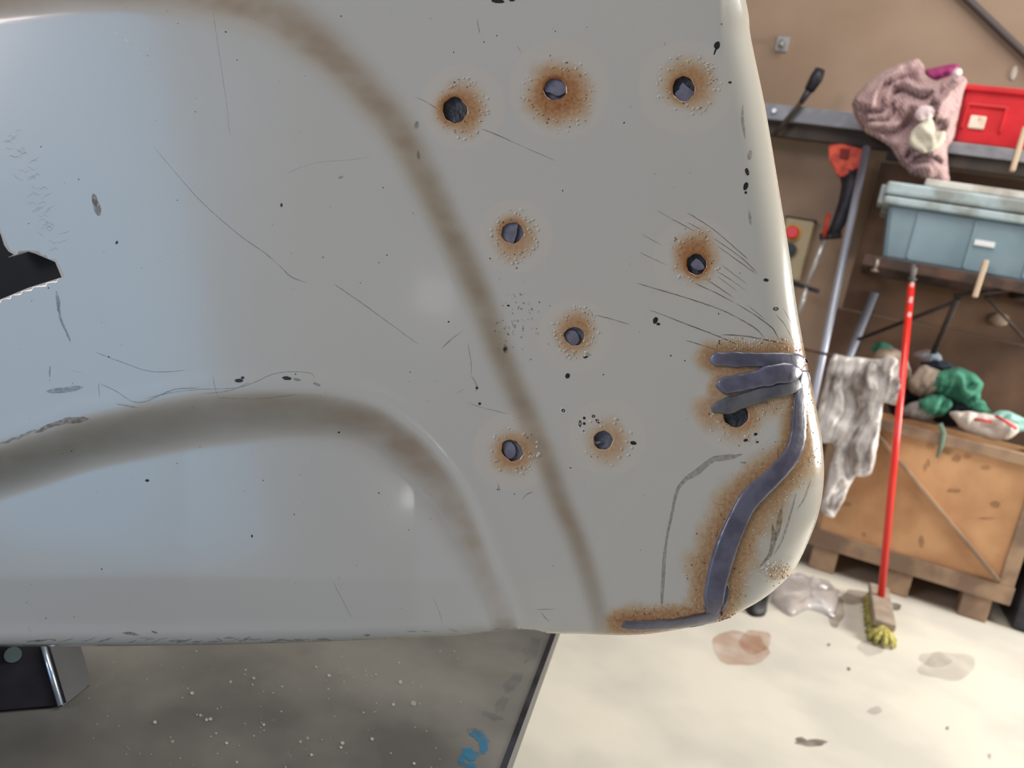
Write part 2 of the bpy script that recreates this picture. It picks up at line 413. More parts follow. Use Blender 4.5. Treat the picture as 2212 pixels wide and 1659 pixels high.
for (x, y, r), z, sc in zip(bl, bh, bs):
    rr = r*S; vs = []; c = W(x, y, z); ts = []
    rings = [(1.15, -0.25), (0.95, 0.25), (0.6, 0.62), (0.2, 0.8)]
    sq = random.uniform(.75, 1.2); an = random.uniform(0, 3.1)
    for (q, hh) in rings:
        for k in range(NR):
            a = 2*math.pi*k/NR; u, v = q*math.cos(a)*sq, q*math.sin(a)/sq
            u, v = u*math.cos(an)-v*math.sin(an), u*math.sin(an)+v*math.cos(an)
            vs.append(tuple(c+EX*(u*rr)+EY*(v*rr)-F*(hh*rr*0.8)))
    for q in range(3):
        for k in range(NR):
            a0, a1 = q*NR+k, q*NR+(k+1) % NR; ts += [(a0, a1, a1+NR), (a0, a1+NR, a0+NR)]
    ts += [(3*NR, 3*NR+k, 3*NR+k+1) for k in range(1, NR-1)]
    dark = random.random() < (0.16 if x < 1600 else 0.06)
    ex_add(vs, ts, 1 if dark and r < 2.4 else 0, min(1, sc*random.uniform(0.7, 1.35)))
# scratches, cracks, pencil lines and specks lie in the paint skin
def ribbon(P, wd, m, step=7, jit=0.4, taper=True):
    P = catmull(P, step)[:, :2]; n = len(P)
    if n < 2: return
    P = P+np.array([[random.uniform(-jit, jit), random.uniform(-jit, jit)] for _ in P])
    wv = np.interp(np.linspace(0, 1, n), np.linspace(0, 1, len(wd)), wd) if hasattr(wd, '__len__') else np.full(n, float(wd))
    if taper: wv = wv*np.minimum(1, np.minimum(np.arange(n)+.6, n-np.arange(n)-.4)/min(3.0, max(1, n/3)))
    d = np.gradient(P, axis=0); d /= np.maximum(np.hypot(d[:, 0], d[:, 1]), 1e-6)[:, None]; nn = np.c_[-d[:, 1], d[:, 0]]
    A = P+nn*wv[:, None]/2; B = P-nn*wv[:, None]/2
    vs = [tuple(v) for v in Wn(A, height(A)+0.00012)]+[tuple(v) for v in Wn(B, height(B)+0.00012)]
    ts = [t for i in range(n-1) for t in ((i, i+1, n+i+1), (i, n+i+1, n+i))]
    ex_add(vs, ts, m)
def spot(x, y, rx, ry, an, m, hole=0.0, lift=0.00013, wob=0.2):
    n = 18; P = []
    for rad in ((1.0, 0.55) if not hole else (1.0, hole)):
        for k in range(n):
            a = 2*math.pi*k/n; w_ = 1+wob*noise.noise(Vector((x+math.cos(a)*1.5, y+math.sin(a)*1.5, rad)))
            u, v = rx*rad*w_*math.cos(a), ry*rad*w_*math.sin(a)
            P.append((x+u*math.cos(an)-v*math.sin(an), y+u*math.sin(an)+v*math.cos(an)))
    P = np.array(P); vs = [tuple(v) for v in Wn(P, height(P)+lift)]
    ts = [t for k in range(n) for t in ((k, (k+1) % n, n+(k+1) % n), (k, n+(k+1) % n, n+k))]
    if not hole: ts += [(n, n+k, n+k+1) for k in range(1, n-1)]
    ex_add(vs, ts, m)
CR, PEN, BLK, SMG, BRN, WHT = 1, 2, 4, 3, 5, 6
for p, wd in [
    ([(1484, 459), (1540, 495), (1600, 546), (1616, 560)], 1.6), ([(1448, 471), (1500, 499)], 1.6), ([(1540, 514), (1595, 552), (1637, 590)], 1.5),
    ([(1420, 455), (1448, 471)], 1.0), ([(1485, 480), (1515, 497)], 1.2), ([(1549, 531), (1602, 569), (1637, 594)], 1.5), ([(1557, 571), (1612, 613)], 1.5),
    ([(1545, 584), (1580, 605), (1612, 628)], 1.4), ([(1550, 597), (1592, 628)], 1.1), ([(1524, 602), (1585, 643)], 1.7), ([(1500, 611), (1553, 636), (1585, 653)], 1.7),
    ([(1372, 611), (1431, 628), (1500, 649), (1564, 672), (1612, 697), (1637, 714), (1650, 729)], [1.0, 2.2, 2.0, 2.0, 2.6]),
    ([(1590, 655), (1622, 675), (1654, 697), (1671, 712), (1682, 733)], [1.2, 2.4, 2.4]), ([(1616, 660), (1654, 691)], 1.3), ([(1675, 678), (1697, 704), (1718, 748)], 1.7), ([(1690, 664), (1708, 695), (1720, 735)], 1.4),
    ([(1559, 723), (1616, 727), (1700, 744)], 2.4), ([(1400, 668), (1498, 706), (1553, 727), (1592, 744)], [0.8, 2.2, 2.4]), ([(1285, 680), (1327, 691), (1360, 701)], 1.6), ([(1481, 735), (1524, 748), (1550, 757)], 2.0),
    ([(893, 207), (920, 220), (945, 235)], [0.8, 2.0]), ([(1040, 278), (1080, 294), (1110, 308)], 1.6), ([(1110, 308), (1160, 330), (1200, 347)], 0.9), ([(1380, 545), (1440, 572)], 1.0), ([(1385, 505), (1430, 530)], 0.9),
    ([(1640, 1100), (1635, 1090), (1633, 1106)], 1.5), ([(1681, 965), (1681, 1000)], 1.2)]:
    ribbon(p, wd, CR)
for p, wd in [
    ([(330, 315), (420, 420), (470, 468), (520, 510), (570, 545), (600, 570)], [1.2, 2.0, 2.4, 3.0]), ([(600, 570), (617, 588), (633, 600), (665, 612)], [4, 3.5, 2]), ([(722, 614), (760, 640), (800, 668), (905, 745)], [3.5, 2.4, 1.6]),
    ([(205, 760), (270, 785), (330, 803), (400, 800)], 2.2), ([(214, 828), (245, 842), (282, 866)], 2.4), ([(280, 866), (312, 868), (375, 842), (430, 838)], 3.0), ([(250, 872), (302, 882)], 4.0), ([(212, 828), (215, 858)], 2.4),
    ([(108, 790), (107, 815)], 5), ([(312, 862), (360, 850), (420, 842), (520, 836), (590, 808), (640, 803), (675, 808), (678, 822)], 2.0), ([(459, 810), (468, 850), (475, 860)], 1.8), ([(470, 860), (560, 861), (640, 852)], 1.6), ([(440, 850), (490, 845), (540, 826)], 2.0),
    ([(718, 1255), (742, 1300), (760, 1335)], 1.4), ([(932, 1285), (950, 1325), (957, 1356)], 1.2), ([(952, 755), (972, 735), (1000, 715)], [2, 4, 2]), ([(1128, 1079), (1138, 1068), (1152, 1062)], 3.4), ([(1076, 1045), (1080, 1060)], 4), ([(1008, 868), (1040, 880), (1098, 894)], 2.0),
    ([(460, 25), (480, 160), (490, 230), (496, 293)], 1.1), ([(616, 375), (680, 352), (760, 345), (800, 338)], 1.0), ([(1169, 1323), (1177, 1334), (1186, 1343)], 3.0), ([(1030, 40), (1036, 72)], 3), ([(1118, 100), (1125, 112)], 3),
    ([(1010, 740), (1018, 790), (1016, 812)], 2), ([(1018, 812), (1030, 832), (1028, 846)], 3), ([(985, 850), (1002, 840)], 1.4), ([(1155, 1317), (1200, 1316)], 2), ([(60, 1355), (68, 1366)], 3), ([(155, 800), (180, 806)], 1.4)]:
    ribbon(p, np.array(wd)*.8, PEN)
# dark scuff near the cut-out, dirt along the lobe lip and the lower border
ribbon([(121, 628), (124, 645), (127, 662), (131, 690), (142, 715), (152, 738)], [8, 9, 5, 6, 4, 11], SMG)
ribbon([(76, 935), (110, 918), (150, 908), (192, 905)], [10, 9, 14, 10], BRN, jit=1.5)
ribbon([(0, 958), (40, 945), (80, 928)], 6, SMG, jit=1.5)
ribbon([(180, 836), (140, 842), (100, 846)], 12, SMG)
ribbon([(1603, 981), (1585, 986), (1562, 989), (1537, 994), (1508, 1018), (1483, 1034), (1464, 1058), (1453, 1102), (1440, 1167), (1434, 1221), (1429, 1311)], [9, 13, 12, 14, 8, 7, 6, 6, 5, 8, 8, 7, 5], SMG, jit=.5)
ribbon([(1612, 1000), (1600, 998)], 6, SMG)
ribbon([(1605, 225), (1604, 260), (1610, 300)], [3, 7, 5], SMG); ribbon([(1622, 325), (1618, 345)], 10, SMG)
ribbon([(1668, 1130), (1672, 1160), (1664, 1195), (1650, 1215), (1640, 1225)], [5, 12, 8, 4], BRN); ribbon([(1690, 1090), (1683, 1130), (1676, 1170)], [4, 12, 5], BRN)
ribbon([(1720, 1065), (1705, 1120), (1688, 1170), (1670, 1200)], [3, 5, 3], SMG); ribbon([(1752, 1035), (1738, 1075), (1722, 1100)], [3, 5, 3], SMG)
for x in range(40, 700, 17):
    if random.random() < .6: ribbon([(x, 1383+random.uniform(-5, 6)), (x+random.uniform(14, 40), 1381+random.uniform(-6, 6))], random.uniform(1.5, 4.5), SMG, jit=1.2)
for x in range(700, 1140, 30):
    if random.random() < .4: ribbon([(x, 1362+random.uniform(-5, 5)), (x+20, 1362+random.uniform(-5, 5))], random.uniform(1.5, 3.5), SMG)
ribbon([(264, 1367), (280, 1368), (300, 1372)], [2, 7, 4], BRN); ribbon([(328, 1364), (340, 1368)], 6, BRN)
for x, y, rx, ry, an, m, ho in [
    (1549, 98, 6, 9, .3, BLK, 0), (1545, 110, 1.8, 9, .35, BLK, 0), (1577, 178, 4, 2.5, 0, BLK, 0), (1614, 371, 4, 9, -.25, BLK, 0), (1611, 402, 5, 9, .3, BLK, 0), (1611, 416, 3, 3, 0, BLK, 0), (1620, 470, 3, 16, -.12, SMG, 0),
    (1655, 605, 6, 3.4, .1, BLK, 0), (1676, 667, 6, 4, 0, BLK, .45), (1416, 692, 5, 8, .4, BLK, 0), (1422, 700, 4, 3, 0, BLK, 0), (1226, 812, 5, 6, .4, BLK, 0), (1368, 957, 7, 4, .15, BLK, 0), (1217, 886, 7, 6, .3, WHT, .6), (1217, 887, 4.5, 4, .3, BLK, .4),
    (1632, 938, 4.5, 3, -.2, BLK, 0), (1611, 951, 5, 3, -.2, BLK, 0), (1636, 955, 3.5, 2, -.2, BLK, 0), (516, 822, 9, 4, 0, BLK, 0), (524, 816, 4, 3, 0, BLK, 0), (620, 817, 10, 4, .1, BLK, 0), (642, 820, 9, 3, .2, SMG, 0), (684, 830, 9, 3, .4, SMG, 0),
    (1075, 2, 14, 5, .1, BLK, 0), (1106, -1, 7, 4, 0, BLK, 0), (608, 443, 2.5, 4, 0, BLK, 0), (252, 524, 2.5, 4, .4, BLK, 0), (1262, 903, 3, 3, 0, BLK, 0), (1282, 899, 4, 3, 0, BLK, .4), (1262, 915, 3, 3, 0, BLK, 0), (1253, 915, 3, 7, 0, BLK, .5), (1259, 931, 5, 6, -.5, WHT, .5), (1291, 910, 6, 3, .8, BLK, .5),
    (1268, 768, 9, 4, -.3, SMG, 0), (1265, 771, 5, 3, -.3, BLK, 0), (1030, 838, 3, 3, 0, BLK, 0), (1036, 872, 3, 3, 0, BLK, 0), (1092, 755, 6, 8, 0, SMG, 0), (1091, 754, 3, 5, .5, BLK, 0), (1112, 705, 3, 5, 0, SMG, 0), (1098, 660, 3, 2, 0, BLK, 0), (1130, 710, 2, 7, 0, SMG, 0), (792, 1372, 7, 3, 0, SMG, 0),
    (318, 1038, 4, 3, 0, BLK, 0), (732, 934, 2.2, 2, 0, BLK, 0), (544, 1158, 2, 3, 0, BLK, 0), (900, 270, 5, 9, .1, SMG, 0), (904, 335, 3.5, 10, -.1, SMG, 0), (736, 383, 6, 3, -.3, SMG, 0), (125, 664, 3, 10, -.1, SMG, 0), (1566, 1274, 2, 2, 0, BLK, 0)]:
    spot(x, y, rx, ry, an, m, ho)
for k in range(150):
    x, y = random.uniform(0, 1600), random.uniform(0, 1340); spot(x, y, random.uniform(.8, 1.8), random.uniform(.8, 2.0), random.uniform(0, 3), random.choice([BLK, SMG, PEN]))
for k in range(70):
    x, y = random.gauss(1115, 25), random.gauss(690, 40); spot(x, y, random.uniform(.8, 2.6), random.uniform(.8, 3.0), random.uniform(0, 3), SMG)
# rusty smear on the left and hairline crazing above the cut-out
spot(209, 448, 8, 19, -.28, BRN, wob=.35); spot(204, 432, 6, 14, -.2, BRN, lift=.00018)
for k in range(44):
    t = k/44; x = 14+t*100+random.uniform(-22, 22); y = 285+t*250+random.uniform(-12, 12); P = [(x, y)]
    for q in range(3): x += random.uniform(4, 10); y += random.choice([-5, 4, 6, -3]); P.append((x, y))
    ribbon(P, 1.1, PEN, step=4, jit=.5)
ribbon([(240, 66), (268, 84), (296, 105), (306, 122), (312, 142), (318, 155)], 1.7, WHT)
m_extraT = np.array(extraT); V.append(np.array(extraV)); T.append(m_extraT); mi += extraM
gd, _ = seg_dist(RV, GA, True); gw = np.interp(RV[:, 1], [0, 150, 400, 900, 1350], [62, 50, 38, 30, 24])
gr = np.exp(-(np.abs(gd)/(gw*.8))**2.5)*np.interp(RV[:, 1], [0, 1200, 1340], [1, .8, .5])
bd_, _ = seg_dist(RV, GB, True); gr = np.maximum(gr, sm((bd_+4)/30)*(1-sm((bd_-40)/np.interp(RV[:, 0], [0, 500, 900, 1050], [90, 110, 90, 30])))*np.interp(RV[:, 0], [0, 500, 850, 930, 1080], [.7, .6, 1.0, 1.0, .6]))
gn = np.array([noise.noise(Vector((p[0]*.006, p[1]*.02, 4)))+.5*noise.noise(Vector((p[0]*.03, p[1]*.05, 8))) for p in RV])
GRM_SH = np.clip(gr*(.85+.3*gn), 0, 1)  # brown tint: dirt plus shade painted along the step and below the lobe lip
grm_sh_l = list(GRM_SH)+list(GRM_SH)+[0.0]*(len(sco_l)-2*nv)
AV = np.vstack(V)-np.array(BASE_W); AT = np.vstack(T)

m_paint = bpy.data.materials.new('grey_green_paint'); m_paint.use_nodes = True
nt = m_paint.node_tree; N = nt.nodes.new; L = nt.links.new; b = nt.nodes['Principled BSDF']
def rgb(c): return (*lin(c), 1)
tc = N('ShaderNodeTexCoord')
at = N('ShaderNodeAttribute'); at.attribute_name = 'scorch'
ah = N('ShaderNodeAttribute'); ah.attribute_name = 'halo'
n1 = N('ShaderNodeTexNoise'); n1.inputs['Scale'].default_value = 5; n1.inputs['Detail'].default_value = 3; L(tc.outputs['Object'], n1.inputs['Vector'])
n2 = N('ShaderNodeTexNoise'); n2.inputs['Scale'].default_value = 420; n2.inputs['Detail'].default_value = 3; L(tc.outputs['Object'], n2.inputs['Vector'])
mx0 = N('ShaderNodeMix'); mx0.data_type = 'RGBA'; mx0.inputs[6].default_value = rgb((207, 203, 191)); mx0.inputs[7].default_value = rgb((198, 194, 184)); L(n1.outputs[0], mx0.inputs[0])
mxh = N('ShaderNodeMix'); mxh.data_type = 'RGBA'; mxh.inputs[7].default_value = rgb((212, 202, 188)); L(mx0.outputs[2], mxh.inputs[6])
hm = N('ShaderNodeMath'); hm.operation = 'MULTIPLY'; hm.inputs[1].default_value = 0.85; L(ah.outputs['Fac'], hm.inputs[0]); L(hm.outputs[0], mxh.inputs[0])
# scorch amount broken by fine mottling
ad = N('ShaderNodeMath'); ad.operation = 'MULTIPLY_ADD'; ad.inputs[1].default_value = 0.36; ad.inputs[2].default_value = -0.18; L(n2.outputs[0], ad.inputs[0])
s2 = N('ShaderNodeMath'); s2.operation = 'MULTIPLY'; L(ad.outputs[0], s2.inputs[0]); L(at.outputs['Fac'], s2.inputs[1])
s3 = N('ShaderNodeMath'); s3.operation = 'ADD'; L(at.outputs['Fac'], s3.inputs[0]); L(s2.outputs[0], s3.inputs[1])
cr = N('ShaderNodeValToRGB'); e = cr.color_ramp.elements
e[0].position = 0.0; e[0].color = (1, 1, 1, 1); e[1].position = 1.0; e[1].color = rgb((150, 88, 52))
for p, c in ((0.25, (248, 228, 204)), (0.5, (232, 190, 150)), (0.75, (204, 144, 98))):
    q = cr.color_ramp.elements.new(p); q.color = rgb(c)
L(s3.outputs[0], cr.inputs[0])
mu = N('ShaderNodeMix'); mu.data_type = 'RGBA'; mu.blend_type = 'MULTIPLY'; mu.inputs[0].default_value = 1.0
L(mxh.outputs[2], mu.inputs[6]); L(cr.outputs[0], mu.inputs[7])
ag = N('ShaderNodeAttribute'); ag.attribute_name = 'grime_shade'
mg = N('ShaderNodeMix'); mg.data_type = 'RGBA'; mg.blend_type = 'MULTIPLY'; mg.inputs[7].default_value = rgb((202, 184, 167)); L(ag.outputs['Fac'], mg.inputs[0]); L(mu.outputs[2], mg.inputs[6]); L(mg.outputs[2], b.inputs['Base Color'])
b.inputs['Roughness'].default_value = 0.2; b.inputs['IOR'].default_value = 1.5; b.inputs['Coat Weight'].default_value = 0.22; b.inputs['Coat Roughness'].default_value = 0.07
n3 = N('ShaderNodeTexNoise'); n3.inputs['Scale'].default_value = 260; n3.inputs['Detail'].default_value = 2; L(tc.outputs['Object'], n3.inputs['Vector'])
bp = N('ShaderNodeBump'); bp.inputs['Distance'].default_value = 0.0002
bs_ = N('ShaderNodeMath'); bs_.operation = 'MULTIPLY_ADD'; bs_.inputs[1].default_value = 0.9; bs_.inputs[2].default_value = 0.05; L(at.outputs['Fac'], bs_.inputs[0]); L(bs_.outputs[0], bp.inputs['Strength'])
L(n3.outputs[0], bp.inputs['Height']); L(bp.outputs[0], b.inputs['Normal'])
def film(name, col, alpha, scale=300, lo=.3, hi=.6, rough=.5):
    m = bpy.data.materials.new(name); m.use_nodes = True; nt = m.node_tree; b = nt.nodes['Principled BSDF']
    b.inputs['Base Color'].default_value = rgb(col); b.inputs['Roughness'].default_value = rough
    n = nt.nodes.new('ShaderNodeTexNoise'); n.inputs['Scale'].default_value = scale; tc = nt.nodes.new('ShaderNodeTexCoord'); nt.links.new(tc.outputs['Object'], n.inputs['Vector'])
    r = nt.nodes.new('ShaderNodeMapRange'); r.inputs[1].default_value = lo; r.inputs[2].default_value = hi; r.inputs[3].default_value = alpha*.35; r.inputs[4].default_value = alpha
    nt.links.new(n.outputs[0], r.inputs[0]); nt.links.new(r.outputs[0], b.inputs['Alpha']); return m
m_crack = film('crack_brown', (74, 50, 34), 0.62, 120); m_pen = film('pencil_grey', (84, 76, 88), 0.32, 250)
m_smg = film('smudge_grey', (84, 76, 70), 0.33, 380); m_blk = mat('soot_black', (38, 38, 38), .5); m_brn = film('grime_brown', (120, 96, 70), 0.5, 300); m_wht = film('bare_white', (235, 235, 230), 0.8, 200)

me = bpy.data.meshes.new('panel_shell')
me.vertices.add(len(AV)); me.vertices.foreach_set('co', AV.astype(np.float32).ravel())
me.loops.add(len(AT)*3); me.loops.foreach_set('vertex_index', AT.astype(np.int32).ravel())
me.polygons.add(len(AT)); me.polygons.foreach_set('loop_start', np.arange(0, len(AT)*3, 3, dtype=np.int32))
me.update(calc_edges=True); me.validate()
for nm, arr in (('scorch', sco_l), ('halo', hal_l), ('grime_shade', grm_sh_l)):
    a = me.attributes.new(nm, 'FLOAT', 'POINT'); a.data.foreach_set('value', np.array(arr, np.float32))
panel = empty('sheet_panel', tuple(BASE_W), 'large glossy pale grey-green sheet panel with scorched holes and grey weld beads', 'vehicle body panel')
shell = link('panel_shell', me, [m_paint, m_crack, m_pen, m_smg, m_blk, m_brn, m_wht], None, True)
me.polygons.foreach_set('material_index', np.array(mi, np.int32))
shell.parent = panel
print('panel verts', len(AV), 'tris', len(AT))

# weld beads of grey filler
m_bead = mat('grey_weld_filler', (110, 108, 124), 0.3, var=(92, 91, 105), vscale=60, bump=0.06, bscale=90, coat=0.2)
m_bead2 = mat('grey_weld_filler_dull', (112, 111, 114), 0.42, var=(92, 92, 98), vscale=60, bump=0.08, bscale=90)
def bead(B, flat=0.62, lift=0.0, m=m_bead, lump=0.10, seed=0, n=22, lab=None):
    d = np.gradient(B[:, :2], axis=0); d /= np.maximum(np.hypot(d[:, 0], d[:, 1]), 1e-6)[:, None]; nn = np.c_[-d[:, 1], d[:, 0]]
    vs = []; N_ = len(B)
    hc = height(B[:, :2]); W_ = []; Q_ = []
    for i in range(N_):
        w_ = B[i][2]*(1+lump*noise.noise(Vector((i*0.22, seed, 0)))+0.05*noise.noise(Vector((i*0.8, seed, 5)))); W_.append(w_)
        for k in range(n): Q_.append(B[i][:2]+nn[i]*w_*math.cos(2*math.pi*k/n))
    HQ = height(np.array(Q_))
    for i in range(N_):
        x, y, w_ = B[i]; w_ = W_[i]
        for k in range(n):
            a = 2*math.pi*k/n; c, s_ = math.cos(a), math.sin(a)
            p = np.array([x, y])+nn[i]*w_*c
            hz = min(HQ[i*n+k], hc[i]+.004)
            hz = max(hz, hc[i]-0.012)
            up = (abs(s_)**0.8*math.copysign(1, s_))*w_*S*flat
            if s_ < 0: up *= 0.3
            up *= 1+0.18*noise.noise(Vector((x*0.05, y*0.05, seed)))
            ridge = 0.12*w_*S*max(0, math.sin(3*a+0.4*math.sin(i*.1+seed))) if s_ > 0 else 0
            vs.append(tuple(np.array(W(p[0], p[1], hz+lift+up+ridge))-np.array(BASE_W)))
    fs = []
    for i in range(N_-1):
        for k in range(n): fs.append((i*n+k, (i+1)*n+k, (i+1)*n+(k+1) % n, i*n+(k+1) % n))
    fs += [tuple(range(n)), tuple(range((N_-1)*n, N_*n))[::-1]]
    o = pydata('weld_bead', vs, fs, m, None, True); o.parent = panel
    if lab: o['label'] = lab
    return o
bead(BEADS[3], 0.50, 0, m_bead, 0.07, 3, lab='long crooked grey weld bead around the corner')
bead(BEADS[4], 0.65, 0, m_bead, 0.12, 4, lab='thin grey weld bead along the bottom edge')
bead(BEADS[5], 0.7, 0, m_bead, 0.12, 8)
bead(BEADS[0], 0.60, 0, m_bead, 0.18, 1, lab='upper grey weld bead at the right edge')
bead(BEADS[2], 0.70, 0, m_bead2, 0.18, 2, lab='lower grey weld bead overlapping a hole')
bead(BEADS[1], 0.62, 0.0008, m_bead, 0.18, 5, lab='middle grey weld bead at the right edge')

# grey filler showing in every hole, a second overlapping piece in front of it
m_plug = mat('grey_backing', (120, 119, 127), 0.45, var=(92, 92, 100), vscale=120, bump=0.2, bscale=300)
m_plug_d = mat('dark_backing', (76, 78, 80), 0.6, var=(54, 56, 58), vscale=160, bump=0.3, bscale=300)
m_flap = mat('pale_backing', (132, 130, 144), 0.4, var=(112, 111, 122), vscale=90)
FLAP = {0: None, 1: [(-25, -20), (5, -26), (26, -14), (24, 4), (6, 14), (-12, 6), (-22, 4)], 2: [(-2, -14), (4, -8), (18, 4), (24, 10), (16, 30), (-2, 32), (-20, 18), (-17, 6), (-10, 2), (-8, -6)],
        3: [(-30, -26), (8, -26), (10, -8), (8, 6), (2, 22), (-4, 30), (-30, 22)], 4: [(0, -13), (10, -6), (18, 8), (4, 13), (-8, 6), (-11, -2)], 5: [(-24, 2), (-12, -12), (2, -10), (10, 4), (8, 14), (-4, 22), (-22, 16)],
        6: [(-20, -14), (-8, -20), (4, -12), (8, 2), (4, 14), (-6, 18), (-16, 8)], 7: [(-26, 2), (-4, 3), (-12, 8), (-26, 12)], 8: None}
def disc(P, z, thick, name, m, par):
    P = np.array(P, float); zc = height(P.mean(0)[None])[0]+z
    a = [np.array(W(x, y, zc))-np.array(BASE_W) for x, y in P]; bk = [q+np.array(F)*thick for q in a]; n = len(a)
    fs = [tuple(range(n))[::-1], tuple(range(n, 2*n))]+[(k, (k+1) % n, n+(k+1) % n, n+k) for k in range(n)]
    o = pydata(name, a+bk, fs, m); o.parent = par; return o
for i, h in enumerate(HOLES):
    pl = disc(hole_loop(h, 1.5, 30), -0.0042, 0.002, 'filler_plug', m_plug_d if i in (0, 8) else m_plug if i == 7 else m_plug_d if i in (2, 4) else m_plug, panel)
    if FLAP[i]:
        f = FLAP[i]; P = catmull([(h[0]+x, h[1]+y) for x, y in f+[f[0]]], 4)[:-1, :2]
        inside = [p for p in P]
        disc(inside, -0.0020, 0.0012, 'overlapping_flap', m_flap, pl)
# torn bright slivers at the hole edges
# black plate added behind the cut-out so the opening reads dark
bk = disc([(-190, 380), (40, 500), (165, 540), (165, 640), (-190, 720)], -0.012, 0.003, 'cutout_dark_plate', mat('black_backing', (7, 7, 10), 0.8, var=(18, 18, 24), vscale=200, vlo=.55, vhi=.75), panel)

# ---------------------------------------------------------------- steel table under the panel and the black foot on it
TZ = 0.778
def film_patch(bmv, P, z, m): pass
e0, e1 = PZ(1190, 1370, TZ), PZ(1080, 1659, TZ); ed = (e0-e1).normalized(); side_n = Vector((-ed.y, ed.x, 0))   # towards the left
m_table = mat('steel_table_top', (108, 107, 102), 0.45, var=(70, 71, 69), vscale=5, bump=0.04, bscale=60, vlo=.35, vhi=.65)
m_edge = mat('steel_table_edge', (58, 62, 72), 0.35, metal=0.6, var=(38, 40, 48), vscale=20)
m_leg = mat('steel_leg', (60, 62, 66), 0.5, metal=0.5)
pa = e1-ed*0.75; pb = e0+ed*0.95
def at_t(p, a, b): return p+ed*a+side_n*b
table = empty('work_table', (pa.x, pa.y, 0), 'low grey steel work table with a dark edge under the damaged panel', 'table')
mb = MB(); LEN = (pb-pa).length; WID = 1.75
mb.prism([pa, pb, pb+side_n*WID, pa+side_n*WID], Vector((0, 0, -0.012)))
tz_ = [0.0]
def tspot(x, y, rx, ry, an, mi, wob=.3):
    n = 16; P = []
    for k in range(n):
        a = 2*math.pi*k/n; w_ = 1+wob*noise.noise(Vector((x+math.cos(a)*1.3, y+math.sin(a)*1.3, 2)))
        u, v = rx*w_*math.cos(a), ry*w_*math.sin(a)
        P.append(PZ(x+u*math.cos(an)-v*math.sin(an), y+u*math.sin(an)+v*math.cos(an), TZ+0.0004+tz_[0]))
    tz_[0] += .000004; f = mb.bm.faces.new([mb.bm.verts.new(p) for p in P]); f.material_index = mi
for x, y, rx, ry, an in [(1020, 1630, 16, 14, .3), (1034, 1590, 22, 9, .4), (1010, 1652, 22, 6, .2), (1046, 1612, 10, 12, .2), (1000, 1640, 8, 10, 0)]: tspot(x, y, rx, ry, an, 2, .9)
for x, y, rx, ry, an in [(1150, 1400, 12, 30, .5), (1110, 1475, 14, 26, .5), (1085, 1520, 10, 22, .5), (1060, 1545, 22, 8, .3), (1030, 1580, 16, 10, .1)]: tspot(x, y, rx, ry, an, 3, .9)
for k in range(120):
    x, y = random.uniform(180, 1000), random.uniform(1405, 1659); r_ = random.choice([.8, 1, 1.2, 1.5, 2.0, 3.2]); tspot(x, y, r_, r_, 0, 4)
for x, y, r_ in [(865, 1473, 4), (893, 1519, 6), (740, 1605, 4), (804, 1596, 4), (455, 1553, 4), (373, 1602, 4), (415, 1497, 4), (335, 1560, 4)]: tspot(x, y, r_, r_*.9, 0, 4)
mb.build('table_top', [m_table, m_edge, film('blue_marker', (0, 104, 140), .75, 90), film('dull_violet_stain', (84, 82, 94), .22, 40), film('pale_speck', (176, 176, 164), .6, 60)], table)
mb = MB(); mb.prism([pa+Vector((0, 0, .0012)), pb+Vector((0, 0, .0012)), pb-side_n*.006+Vector((0, 0, .0012)), pa-side_n*.006+Vector((0, 0, .0012))], Vector((0, 0, -0.045))); mb.build('edge_strip', m_edge, table)
for a_, b_ in ((.06, .35), (LEN-.06, .35), (.06, WID-.06), (LEN-.06, WID-.06)):
    c = at_t(pa, a_, b_); MB().box((c.x, c.y, (TZ-.012)/2), (.045, .045, TZ-.012), Matrix.Rotation(math.atan2(ed.y, ed.x), 3, 'Z'), .004).build('leg', m_leg, table)

m_black = mat('black_steel', (12, 13, 19), 0.42, var=(26, 25, 34), vscale=25, coat=.12)
q1, q2, q3 = PZ(-60, 1549, TZ), PZ(140, 1531, TZ), PZ(206, 1478, TZ)
lean = PY(97, 1385, q2.y+.004)-q2; lean = lean*1.06
foot = empty('steel_foot', q2, 'black steel foot with a bright edge standing on the table under the panel', 'bracket')
q4 = q3+(q1-q2)
mb = MB(); mb.prism([q1, q2, q3, q4], lean); bmesh.ops.bevel(mb.bm, geom=mb.bm.edges[:], offset=.0035, segments=3, affect='EDGES'); mb.build('foot_block', m_black, foot)
mb = MB(); mb.tube([q2+lean*.06+Vector((-.0005, -.0025, 0)), q2+lean*.9+Vector((-.0005, -.0025, 0))], .0022, 8); mb.build('bright_edge', mat('pale_steel', (200, 215, 235), 0.25, metal=.8), foot)  # thin pale metal strip along the front edge of the foot
c = PY(28, 1415, q2.y-.012); n_ = (q1-q2).cross(lean).normalized()
if n_.y > 0: n_ = -n_
dr_ = ray(28, 1415); t0 = CAM+dr_*((q2-CAM).dot(n_)/dr_.dot(n_))
mb = MB(); mb.tube([t0-n_*.002, t0+n_*.005], .0065, 18); mb.build('screw_head', mat('dull_zinc', (84, 98, 98), .5, metal=.4), foot)

